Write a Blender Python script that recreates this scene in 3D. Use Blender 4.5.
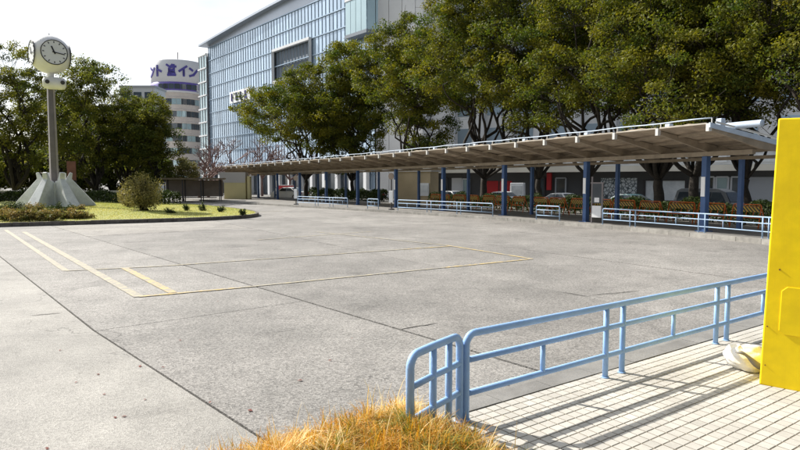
import bpy, math, random
import numpy as np
from mathutils import Vector, Matrix

random.seed(7); RNG = np.random.default_rng(7)
for o in list(bpy.data.objects): bpy.data.objects.remove(o)
scene = bpy.context.scene
col = scene.collection
R = math.radians

# ------------------------------------------------------------------ camera
CAM_H = 1.9
PITCH = math.atan(42.5/600.0)
cd = bpy.data.cameras.new('camera'); cam = bpy.data.objects.new('camera', cd); col.objects.link(cam)
cam.location = (0, 0, CAM_H); cam.rotation_euler = (R(90)-PITCH, 0, 0)
cd.sensor_width = 36; cd.lens = 27.0; cd.clip_end = 3000; cd.clip_start = 0.05
scene.camera = cam

# ------------------------------------------------------------------ sky, sun, exposure
SUN_EL = R(37.5); SUN_AZ = math.atan2(-0.838, 0.546)      # azimuth from +Y towards +X
w = bpy.data.worlds.new('World'); scene.world = w; w.use_nodes = True
nt = w.node_tree; nt.nodes.clear()
sky = nt.nodes.new('ShaderNodeTexSky'); sky.sky_type = 'NISHITA'; sky.sun_disc = False
sky.sun_elevation = SUN_EL; sky.sun_rotation = SUN_AZ
sky.air_density = 1.0; sky.dust_density = 1.6; sky.ozone_density = 1.0
bg = nt.nodes.new('ShaderNodeBackground'); bg.inputs['Strength'].default_value = 0.08
out = nt.nodes.new('ShaderNodeOutputWorld')
# thin bright cirrus veil mixed over the clear sky
tc = nt.nodes.new('ShaderNodeTexCoord'); mp = nt.nodes.new('ShaderNodeMapping'); mp.inputs['Scale'].default_value = (1.2, 1.2, 3.5)
nz = nt.nodes.new('ShaderNodeTexNoise'); nz.inputs['Scale'].default_value = 1.6; nz.inputs['Detail'].default_value = 6; nz.inputs['Roughness'].default_value = .55
rp = nt.nodes.new('ShaderNodeValToRGB'); rp.color_ramp.elements[0].position = .36; rp.color_ramp.elements[1].position = .66
rp.color_ramp.elements[0].color = (.30, .30, .30, 1); rp.color_ramp.elements[1].color = (.95, .95, .95, 1)
mx = nt.nodes.new('ShaderNodeMix'); mx.data_type = 'RGBA'; mx.inputs['B'].default_value = (8, 8, 8, 1)
vd = nt.nodes.new('ShaderNodeVectorMath'); vd.operation = 'DOT_PRODUCT'; vd.inputs[1].default_value = (math.sin(SUN_AZ)*math.cos(SUN_EL), math.cos(SUN_AZ)*math.cos(SUN_EL), math.sin(SUN_EL))
vm = nt.nodes.new('ShaderNodeMath'); vm.operation = 'MAXIMUM'; vm.inputs[1].default_value = 0
vp = nt.nodes.new('ShaderNodeMath'); vp.operation = 'POWER'; vp.inputs[1].default_value = 2.5
vr_ = nt.nodes.new('ShaderNodeMapRange'); vr_.inputs['To Min'].default_value = 2.0; vr_.inputs['To Max'].default_value = 20.0
vc = nt.nodes.new('ShaderNodeVectorMath'); vc.operation = 'SCALE'; vc.inputs[0].default_value = (.97, 1.0, 1.03)
L = nt.links.new
L(tc.outputs['Generated'], vd.inputs[0]); L(vd.outputs['Value'], vm.inputs[0]); L(vm.outputs[0], vp.inputs[0]); L(vp.outputs[0], vr_.inputs['Value']); L(vr_.outputs['Result'], vc.inputs['Scale']); L(vc.outputs['Vector'], mx.inputs['B'])
L(tc.outputs['Generated'], mp.inputs['Vector']); L(mp.outputs['Vector'], nz.inputs['Vector']); L(nz.outputs['Fac'], rp.inputs['Fac'])
L(rp.outputs['Color'], mx.inputs['Factor']); L(sky.outputs['Color'], mx.inputs['A']); L(mx.outputs['Result'], bg.inputs['Color']); L(bg.outputs['Background'], out.inputs['Surface'])
sd = bpy.data.lights.new('sun', 'SUN'); sun = bpy.data.objects.new('sun', sd); col.objects.link(sun)
sd.energy = 5.0; sd.angle = R(0.53); sd.color = (1.0, .955, .88)
sdir = Vector((math.sin(SUN_AZ)*math.cos(SUN_EL), math.cos(SUN_AZ)*math.cos(SUN_EL), math.sin(SUN_EL)))
sun.rotation_euler = sdir.to_track_quat('Z', 'Y').to_euler(); sun.location = sdir*60
vs = scene.view_settings; vs.view_transform = 'Standard'; vs.look = 'None'; vs.gamma = 1; vs.use_curve_mapping = False
vs.exposure = 0.68

# ------------------------------------------------------------------ placement helpers (ground survey from the view)
def ray(x, y):
    cx = (x-400)/600.; cy = (225-y)/600.
    return np.array([cx, math.cos(PITCH)+cy*math.sin(PITCH), -math.sin(PITCH)+cy*math.cos(PITCH)])
def G(x, y, z=0.):
    d = ray(x, y); t = (z-CAM_H)/d[2]; return np.array([d[0]*t, d[1]*t, z])
def at(x, y, Y):
    d = ray(x, y); t = Y/d[1]; return np.array([d[0]*t, Y, CAM_H+d[2]*t])
def px_of(p):
    return 400+600*p[0]/(p[1]*math.cos(PITCH)-(p[2]-CAM_H)*math.sin(PITCH))

# ------------------------------------------------------------------ materials
def mat(name, c, rough=.7, metal=0., var=.15, scale=3., bump=0., bscale=40., c2=None, spec=.4, objrand=0., detail=6, dist=.02, fine=0., fscale=200.):
    m = bpy.data.materials.new(name); m.use_nodes = True
    n = m.node_tree.nodes; l = m.node_tree.links.new; b = n['Principled BSDF']
    b.inputs['Roughness'].default_value = rough; b.inputs['Metallic'].default_value = metal
    b.inputs['Specular IOR Level'].default_value = spec
    t = n.new('ShaderNodeTexCoord'); g = n.new('ShaderNodeNewGeometry')
    nz = n.new('ShaderNodeTexNoise'); nz.inputs['Scale'].default_value = scale; nz.inputs['Detail'].default_value = detail; nz.inputs['Roughness'].default_value = .6
    l(g.outputs['Position'], nz.inputs['Vector'])
    rp = n.new('ShaderNodeValToRGB'); rp.color_ramp.elements[0].position = .32; rp.color_ramp.elements[1].position = .68
    a = c2 if c2 else tuple(max(0, v*(1-var)) for v in c); d = c if c2 else tuple(min(1, v*(1+var)) for v in c)
    rp.color_ramp.elements[0].color = (*a, 1); rp.color_ramp.elements[1].color = (*d, 1)
    l(nz.outputs['Fac'], rp.inputs['Fac']); last = rp.outputs['Color']
    if fine:
        nf = n.new('ShaderNodeTexNoise'); nf.inputs['Scale'].default_value = fscale; nf.inputs['Detail'].default_value = 3
        l(g.outputs['Position'], nf.inputs['Vector'])
        mr = n.new('ShaderNodeMapRange'); mr.inputs['From Min'].default_value = .3; mr.inputs['From Max'].default_value = .7
        mr.inputs['To Min'].default_value = 1-fine; mr.inputs['To Max'].default_value = 1+fine
        l(nf.outputs['Fac'], mr.inputs['Value'])
        mm = n.new('ShaderNodeVectorMath'); mm.operation = 'SCALE'; l(last, mm.inputs[0]); l(mr.outputs['Result'], mm.inputs['Scale']); last = mm.outputs['Vector']
    if objrand:
        oi = n.new('ShaderNodeObjectInfo'); mr = n.new('ShaderNodeMapRange'); mr.inputs['To Min'].default_value = 1-objrand; mr.inputs['To Max'].default_value = 1+objrand
        l(oi.outputs['Random'], mr.inputs['Value'])
        mm = n.new('ShaderNodeVectorMath'); mm.operation = 'SCALE'; l(last, mm.inputs[0]); l(mr.outputs['Result'], mm.inputs['Scale']); last = mm.outputs['Vector']
    l(last, b.inputs['Base Color'])
    if bump:
        nb = n.new('ShaderNodeTexNoise'); nb.inputs['Scale'].default_value = bscale; nb.inputs['Detail'].default_value = 5
        l(g.outputs['Position'], nb.inputs['Vector'])
        bp = n.new('ShaderNodeBump'); bp.inputs['Strength'].default_value = bump; bp.inputs['Distance'].default_value = dist
        l(nb.outputs['Fac'], bp.inputs['Height']); l(bp.outputs['Normal'], b.inputs['Normal'])
    return m

def concrete_lot(name, base, dark, speck, fscale):
    """exposed-aggregate concrete: large tonal patches, drips, mid-size mottling and pebble speckle"""
    m = bpy.data.materials.new(name); m.use_nodes = True
    n = m.node_tree.nodes; l = m.node_tree.links.new; b = n['Principled BSDF']
    b.inputs['Roughness'].default_value = .78; b.inputs['Specular IOR Level'].default_value = .35
    g = n.new('ShaderNodeNewGeometry')
    def noise(s, d=6, r=.6):
        q = n.new('ShaderNodeTexNoise'); q.inputs['Scale'].default_value = s; q.inputs['Detail'].default_value = d; q.inputs['Roughness'].default_value = r
        l(g.outputs['Position'], q.inputs['Vector']); return q.outputs['Fac']
    def rng(f, a, c, lo, hi):
        q = n.new('ShaderNodeMapRange'); q.inputs['From Min'].default_value = a; q.inputs['From Max'].default_value = c
        q.inputs['To Min'].default_value = lo; q.inputs['To Max'].default_value = hi; l(f, q.inputs['Value']); return q.outputs['Result']
    def mul(p, q):
        k = n.new('ShaderNodeMath'); k.operation = 'MULTIPLY'; l(p, k.inputs[0]); l(q, k.inputs[1]); return k.outputs[0]
    big = rng(noise(.23, 5, .62), .34, .66, .80, 1.13)
    mid = rng(noise(1.9, 7, .66), .3, .7, .88, 1.1)
    vo = n.new('ShaderNodeTexVoronoi'); vo.inputs['Scale'].default_value = fscale; l(g.outputs['Position'], vo.inputs['Vector'])
    sep = n.new('ShaderNodeSeparateColor'); l(vo.outputs['Color'], sep.inputs['Color'])
    agg = rng(sep.outputs['Red'], 0, 1, 1-speck, 1+speck)
    fin = rng(noise(fscale*2.3, 3), .3, .7, .85, 1.12)
    def wide(scl, rot, s, d):
        mpn = n.new('ShaderNodeMapping'); mpn.inputs['Scale'].default_value = scl; mpn.inputs['Rotation'].default_value = (0, 0, rot); l(g.outputs['Position'], mpn.inputs['Vector'])
        q = n.new('ShaderNodeTexNoise'); q.inputs['Scale'].default_value = s; q.inputs['Detail'].default_value = d; l(mpn.outputs['Vector'], q.inputs['Vector']); return q.outputs['Fac']
    blot = rng(noise(.75, 4, .55), .60, .68, 1, .80)
    scuff = rng(wide((.10, 1.6, 1), R(48), 1.3, 5), .56, .70, 1, .85)
    scuff2 = rng(wide((1.3, .12, 1), R(30), 1.1, 5), .60, .72, 1, .89)
    drop = rng(noise(5.5, 2, .5), .70, .74, 1, .66)
    vk = n.new('ShaderNodeTexVoronoi'); vk.feature = 'DISTANCE_TO_EDGE'; vk.inputs['Scale'].default_value = .30
    wp = n.new('ShaderNodeVectorMath'); wp.operation = 'ADD'; wn = n.new('ShaderNodeTexNoise'); wn.inputs['Scale'].default_value = 1.7; wn.inputs['Detail'].default_value = 6; l(g.outputs['Position'], wn.inputs['Vector'])
    l(g.outputs['Position'], wp.inputs[0]); l(wn.outputs['Color'], wp.inputs[1]); l(wp.outputs['Vector'], vk.inputs['Vector'])
    ck1 = rng(vk.outputs['Distance'], .0, .004, 1, 0); ck2 = rng(noise(.33, 2), .52, .57, 0, .5); ckm = mul(ck1, ck2)
    crk = n.new('ShaderNodeMath'); crk.operation = 'SUBTRACT'; crk.inputs[0].default_value = 1; l(ckm, crk.inputs[1])
    wear = mul(mul(mul(blot, scuff), mul(scuff2, drop)), crk.outputs[0])
    oi = n.new('ShaderNodeObjectInfo'); obr = rng(oi.outputs['Random'], 0, 1, .93, 1.05)
    s = mul(mul(mul(mul(mul(big, mid), agg), fin), obr), wear)
    cr = n.new('ShaderNodeMix'); cr.data_type = 'RGBA'; cr.inputs['A'].default_value = (*dark, 1); cr.inputs['B'].default_value = (*base, 1)
    l(rng(noise(.6, 4), .35, .6, 0, 1), cr.inputs['Factor'])
    mm = n.new('ShaderNodeVectorMath'); mm.operation = 'SCALE'; l(cr.outputs['Result'], mm.inputs[0]); l(s, mm.inputs['Scale'])
    l(mm.outputs['Vector'], b.inputs['Base Color'])
    bp = n.new('ShaderNodeBump'); bp.inputs['Strength'].default_value = .55; bp.inputs['Distance'].default_value = .006
    l(vo.outputs['Distance'], bp.inputs['Height']); l(bp.outputs['Normal'], b.inputs['Normal'])
    return m

def worn_paint(name, paint, base, amount):
    m = bpy.data.materials.new(name); m.use_nodes = True
    n = m.node_tree.nodes; l = m.node_tree.links.new; b = n['Principled BSDF']; b.inputs['Roughness'].default_value = .8
    g = n.new('ShaderNodeNewGeometry'); nz = n.new('ShaderNodeTexNoise'); nz.inputs['Scale'].default_value = 7; nz.inputs['Detail'].default_value = 9; nz.inputs['Roughness'].default_value = .75
    l(g.outputs['Position'], nz.inputs['Vector'])
    rp = n.new('ShaderNodeValToRGB'); rp.color_ramp.elements[0].position = amount-.08; rp.color_ramp.elements[1].position = amount+.1
    rp.color_ramp.elements[0].color = (*base, 1); rp.color_ramp.elements[1].color = (*paint, 1)
    l(nz.outputs['Fac'], rp.inputs['Fac']); l(rp.outputs['Color'], b.inputs['Base Color']); return m

def leafmat(name, ca, cb, transl=.35, rough=.62):
    m = bpy.data.materials.new(name); m.use_nodes = True
    n = m.node_tree.nodes; l = m.node_tree.links.new; b = n['Principled BSDF']
    at_ = n.new('ShaderNodeAttribute'); at_.attribute_name = 'tint'
    mx = n.new('ShaderNodeMix'); mx.data_type = 'RGBA'; mx.inputs['A'].default_value = (*ca, 1); mx.inputs['B'].default_value = (*cb, 1)
    l(at_.outputs['Fac'], mx.inputs['Factor']); l(mx.outputs['Result'], b.inputs['Base Color'])
    b.inputs['Roughness'].default_value = rough; b.inputs['Specular IOR Level'].default_value = .2
    tr = n.new('ShaderNodeBsdfTranslucent'); ms = n.new('ShaderNodeMixShader'); ms.inputs['Fac'].default_value = transl
    hs = n.new('ShaderNodeHueSaturation'); hs.inputs['Value'].default_value = 1.5; hs.inputs['Saturation'].default_value = 1.1
    l(mx.outputs['Result'], hs.inputs['Color']); l(hs.outputs['Color'], tr.inputs['Color'])
    o = n['Material Output']; l(b.outputs['BSDF'], ms.inputs[1]); l(tr.outputs['BSDF'], ms.inputs[2]); l(ms.outputs['Shader'], o.inputs['Surface'])
    return m

def stripes(name, ca, cb, scale, rot=45):
    m = bpy.data.materials.new(name); m.use_nodes = True
    n = m.node_tree.nodes; l = m.node_tree.links.new; b = n['Principled BSDF']; b.inputs['Roughness'].default_value = .5
    t = n.new('ShaderNodeTexCoord'); mp = n.new('ShaderNodeMapping'); mp.inputs['Rotation'].default_value = (0, R(rot), 0)
    wv = n.new('ShaderNodeTexWave'); wv.bands_direction = 'X'; wv.inputs['Scale'].default_value = scale; wv.inputs['Distortion'].default_value = 0
    rp = n.new('ShaderNodeValToRGB'); rp.color_ramp.interpolation = 'CONSTANT'; rp.color_ramp.elements[1].position = .5
    rp.color_ramp.elements[0].color = (*ca, 1); rp.color_ramp.elements[1].color = (*cb, 1)
    l(t.outputs['Object'], mp.inputs['Vector']); l(mp.outputs['Vector'], wv.inputs['Vector']); l(wv.outputs['Color'], rp.inputs['Fac']); l(rp.outputs['Color'], b.inputs['Base Color'])
    return m

def cells(name, ca, cb, scale):
    m = bpy.data.materials.new(name); m.use_nodes = True
    n = m.node_tree.nodes; l = m.node_tree.links.new; b = n['Principled BSDF']; b.inputs['Roughness'].default_value = .6
    t = n.new('ShaderNodeNewGeometry'); vo = n.new('ShaderNodeTexVoronoi'); vo.feature = 'DISTANCE_TO_EDGE'; vo.inputs['Scale'].default_value = scale
    rp = n.new('ShaderNodeValToRGB'); rp.color_ramp.elements[0].position = .05; rp.color_ramp.elements[1].position = .13
    rp.color_ramp.elements[0].color = (*ca, 1); rp.color_ramp.elements[1].color = (*cb, 1)
    l(t.outputs['Position'], vo.inputs['Vector']); l(vo.outputs['Distance'], rp.inputs['Fac']); l(rp.outputs['Color'], b.inputs['Base Color'])
    return m

M = {}
M['slab'] = concrete_lot('aggregate_concrete', (.30, .282, .255), (.24, .226, .208), .42, 62)
M['slab_pale'] = concrete_lot('pale_concrete', (.315, .30, .273), (.275, .262, .24), .24, 80)
M['slab_dark'] = concrete_lot('dark_concrete', (.262, .248, .23), (.215, .205, .19), .42, 62)
M['lot_base'] = mat('joint_filler', (.035, .032, .028), .95, var=.4, scale=8)
M['asphalt'] = mat('asphalt', (.075, .073, .07), .9, var=.2, scale=2, bump=.2, bscale=60, fine=.2)
M['far_ground'] = mat('far_ground', (.16, .155, .145), .9, var=.2, scale=.4)
M['walk'] = mat('sidewalk', (.20, .19, .175), .85, var=.2, scale=1.2, fine=.15, fscale=40)
M['kerb'] = mat('kerb_stone', (.27, .258, .235), .85, var=.22, scale=4, bump=.2, bscale=60, fine=.15, objrand=.1)
M['kerb_grey'] = mat('kerb_grey', (.20, .192, .178), .9, var=.2, scale=3, bump=.2, bscale=60, fine=.2, fscale=120, objrand=.06)
M['kerb_dark'] = mat('kerb_stone_dark', (.15, .135, .12), .9, var=.35, scale=4, bump=.3, bscale=50, fine=.15, objrand=.14)
M['mortar'] = mat('tile_mortar', (.17, .145, .11), .95, var=.35, scale=6)
M['tile'] = mat('paving_tile', (.47, .447, .40), .8, var=.14, scale=2.2, fine=.14, fscale=260, objrand=.07, bump=.25, bscale=300, dist=.002)
M['line_yellow'] = worn_paint('worn_yellow_line', (.56, .41, .15), (.285, .267, .235), .50)
M['line_pale'] = worn_paint('worn_pale_line', (.46, .40, .26), (.285, .267, .235), .52)
M['blue_rail'] = mat('blue_rail_paint', (.23, .41, .73), .42, var=.09, scale=9, spec=.5, bump=.06, bscale=90)
def chipped(name, c, under, amt, dirt, dscale=3., rough=.58, streak=False, bmp=.10):
    m = mat(name, c, rough, var=.1, scale=5, spec=.3, bump=bmp, bscale=70 if bmp > .05 else 6); n = m.node_tree.nodes; l = m.node_tree.links.new; b = n['Principled BSDF']
    src = b.inputs['Base Color'].links[0].from_socket; g = n.new('ShaderNodeNewGeometry')
    def mixn(src, colr, sc, lo, hi, k, scl=None):
        q = n.new('ShaderNodeTexNoise'); q.inputs['Scale'].default_value = sc; q.inputs['Detail'].default_value = 6; q.inputs['Roughness'].default_value = .65
        if scl:
            mp_ = n.new('ShaderNodeMapping'); mp_.inputs['Scale'].default_value = scl; l(g.outputs['Position'], mp_.inputs['Vector']); l(mp_.outputs['Vector'], q.inputs['Vector'])
        else: l(g.outputs['Position'], q.inputs['Vector'])
        r_ = n.new('ShaderNodeMapRange'); r_.inputs['From Min'].default_value = lo; r_.inputs['From Max'].default_value = hi; r_.inputs['To Max'].default_value = k; l(q.outputs['Fac'], r_.inputs['Value'])
        x = n.new('ShaderNodeMix'); x.data_type = 'RGBA'; l(r_.outputs['Result'], x.inputs['Factor']); l(src, x.inputs['A']); x.inputs['B'].default_value = (*colr, 1); return x.outputs['Result']
    src = mixn(src, dirt, dscale, .48, .75, .45)
    if streak: src = mixn(src, dirt, 6, .52, .8, .5, (9, 9, .35))
    src = mixn(src, under, 24, amt, amt+.03, .85); l(src, b.inputs['Base Color']); return m
M['blue_rail'] = chipped('blue_rail_chipped', (.29, .47, .76), (.14, .10, .07), .72, (.30, .43, .62))
M['rail_pale'] = mat('pale_blue_rail_paint', (.32, .45, .62), .45, var=.1, scale=6)
M['blue_col'] = mat('blue_column_paint', (.05, .11, .26), .5, var=.15, scale=2)
M['pale_blue'] = mat('pale_blue_steel', (.47, .56, .68), .5, var=.1, scale=4)
M['edge_beige'] = mat('edge_trim_beige', (.40, .36, .30), .7, var=.25, scale=3)
M['white_steel'] = mat('white_steel', (.58, .57, .54), .5, var=.08, scale=4)
M['roof_under'] = mat('roof_underside', (.38, .305, .225), .8, var=.25, scale=2.4, objrand=.08)
M['roof_rib'] = mat('roof_rib', (.30, .245, .18), .7, var=.2, scale=3)
M['roof_top'] = mat('roof_top', (.46, .46, .44), .7, var=.2, scale=1.4)
M['yellow'] = mat('yellow_paint', (.86, .66, .006), .42, var=.05, scale=2.2, spec=.5, bump=.07, bscale=9, dist=.004)
M['yellow'] = chipped('yellow_weathered', (.88, .635, .004), (.20, .12, .04), .735, (.78, .52, .008), 2.2, .45, True, .05)
M['rust'] = mat('rust', (.16, .07, .025), .9, var=.4, scale=30)
M['rope'] = mat('grey_cord', (.2, .19, .17), .8)
M['orange'] = mat('orange_pipe', (.66, .13, .015), .5, var=.12, scale=5)
M['hazard'] = stripes('hazard_stripes', (.02, .02, .018), (.58, .36, .025), 2.9)
M['bag'] = mat('white_sack', (.74, .72, .67), .55, var=.1, scale=9, bump=.5, bscale=14, dist=.02)
M['soil'] = mat('soil', (.13, .085, .045), .95, var=.4, scale=9, bump=.8, bscale=20)
M['lawn'] = mat('lawn_turf', (.40, .38, .115), .9, c2=(.27, .30, .08), scale=1.1, bump=.9, bscale=25, dist=.06, fine=.25, fscale=14)
M['bark'] = mat('bark', (.032, .026, .02), .9, var=.35, scale=7, bump=.8, bscale=18, dist=.04)
M['bark_pale'] = mat('twig_bark', (.20, .13, .12), .9, var=.25, scale=5)
M['leaf_a'] = leafmat('camphor_leaf', (.052, .085, .013), (.205, .185, .023), .36)
M['leaf_b'] = leafmat('dark_leaf', (.055, .08, .016), (.21, .20, .035), .42)
M['leaf_red'] = leafmat('red_leaf', (.20, .065, .05), (.32, .14, .09), .25)
M['leaf_olive'] = leafmat('olive_leaf', (.15, .15, .055), (.30, .25, .09), .25)
M['leaf_hedge'] = leafmat('hedge_leaf', (.025, .045, .012), (.07, .09, .025), .2)
M['leaf_cover'] = leafmat('groundcover_leaf', (.10, .13, .03), (.34, .23, .09), .25)
M['straw'] = leafmat('straw_blade', (.36, .13, .02), (.80, .62, .27), .3, .6)
def rampleaf(name, stops, transl=.3):
    m = leafmat(name, (0, 0, 0), (1, 1, 1), transl, .6); n = m.node_tree.nodes; l = m.node_tree.links.new
    rp = n.new('ShaderNodeValToRGB'); a = [q for q in n if q.type == 'ATTRIBUTE'][0]; mx = [q for q in n if q.type == 'MIX'][0]
    el = rp.color_ramp.elements
    while len(el) < len(stops): el.new(.5)
    for e, (p, c) in zip(el, stops): e.position = p; e.color = (*c, 1)
    l(a.outputs['Fac'], rp.inputs['Fac']); l(rp.outputs['Color'], mx.inputs['A']); l(rp.outputs['Color'], mx.inputs['B']); return m
M['straw'] = rampleaf('straw_blade_mix', [(0, (.16, .19, .035)), (.22, (.32, .25, .05)), (.42, (.50, .23, .035)), (.7, (.72, .47, .12)), (1, (.86, .74, .45))])
M['lawn_blade'] = leafmat('lawn_blade', (.27, .31, .075), (.54, .48, .16), .3, .6)
M['conc_base'] = mat('clock_base_concrete', (.64, .66, .67), .75, var=.2, scale=1.4, fine=.12, fscale=30)
M['clock_body'] = mat('clock_body_enamel', (.80, .79, .78), .45, var=.06, scale=2)
M['clock_face'] = mat('clock_face_enamel', (.80, .81, .83), .35, var=.03)
M['side_mauve'] = mat('side_post_paint', (.30, .27, .28), .5, var=.1, scale=3)
M['black'] = mat('black_enamel', (.02, .02, .022), .5)
M['pole_grey'] = mat('pole_steel', (.20, .18, .185), .45, metal=.3, var=.12, scale=3)
M['glass_blue'] = mat('curtain_glass', (.42, .53, .65), .2, metal=.32, var=.12, scale=.05, spec=.6, objrand=.16)  # base colour lightened to stand in for haze over the far glass
M['glass_teal'] = mat('stair_glass', (.40, .52, .55), .15, metal=.4, var=.1, scale=.1, objrand=.12)
M['glass_dark'] = mat('window_glass', (.06, .075, .09), .08, metal=.3, var=.3, scale=.4, objrand=.3, spec=.7)
M['mullion'] = mat('mullion', (.27, .35, .44), .4, metal=.5)
M['panel_white'] = mat('white_panel', (.66, .67, .69), .5, var=.05, scale=.3, objrand=.04)
M['panel_grey'] = mat('grey_panel', (.42, .43, .45), .6, var=.08, scale=.2, objrand=.05)
M['eave'] = mat('eave_metal', (.36, .40, .46), .4, metal=.5, var=.06, scale=.1)
M['soffit'] = mat('soffit', (.16, .19, .23), .6, var=.1, scale=.3)
M['hotel_wall'] = mat('hotel_tile', (.66, .60, .55), .75, var=.08, scale=.5, fine=.06, fscale=6)
M['hotel_white'] = mat('hotel_white', (.78, .78, .80), .6, var=.03)
M['purple'] = mat('purple_band', (.16, .12, .44), .4, var=.1, scale=.2)
M['indigo'] = mat('indigo_letter', (.10, .085, .36), .5)
M['cream'] = mat('cream_ledge', (.76, .72, .62), .7, var=.1, scale=.3)
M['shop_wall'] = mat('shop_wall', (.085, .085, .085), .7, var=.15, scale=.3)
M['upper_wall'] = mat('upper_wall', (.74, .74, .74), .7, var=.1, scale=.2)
M['red'] = mat('red_panel', (.50, .025, .03), .45, var=.1, scale=.5)
M['mural'] = cells('scribble_mural', (.06, .08, .09), (.60, .63, .64), 2.8)
M['display'] = mat('display_poster', (.86, .88, .88), .4, c2=(.5, .53, .55), scale=.7)
M['booth_tan'] = mat('booth_tan', (.50, .40, .25), .7, var=.1, scale=.8)
M['booth_yellow'] = mat('booth_yellow', (.74, .66, .34), .65, var=.06, scale=.6)
M['booth_white'] = mat('booth_white', (.60, .58, .54), .6, var=.06, scale=.6)
M['shelter_brown'] = mat('shelter_brown', (.27, .215, .17), .7, var=.2, scale=1)
M['brick_brown'] = mat('brick_brown', (.22, .10, .07), .8, var=.2, scale=2)
M['steel_dark'] = mat('dark_steel', (.055, .05, .05), .6)
M['sign_white'] = mat('sign_white', (.84, .85, .86), .45, var=.04)
M['tyre'] = mat('tyre', (.018, .018, .018), .85)
M['rim'] = mat('rim', (.45, .46, .47), .35, metal=.8)
M['lamp'] = mat('headlamp', (.7, .72, .74), .15, spec=.8)
M['tail'] = mat('tail_lamp', (.45, .02, .02), .2)
def paint(name, c): return mat(name, c, .28, var=.03, scale=1, spec=.6)
M['car_white'] = paint('white_car_paint', (.76, .77, .78)); M['car_silver'] = paint('silver_car_paint', (.42, .44, .46)); M['car_black'] = paint('black_car_paint', (.025, .027, .03))
M['car_teal'] = paint('teal_car_paint', (.03, .13, .15)); M['car_red'] = paint('red_truck_paint', (.52, .035, .045)); M['car_grey'] = paint('grey_car_paint', (.16, .17, .18))

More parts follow.
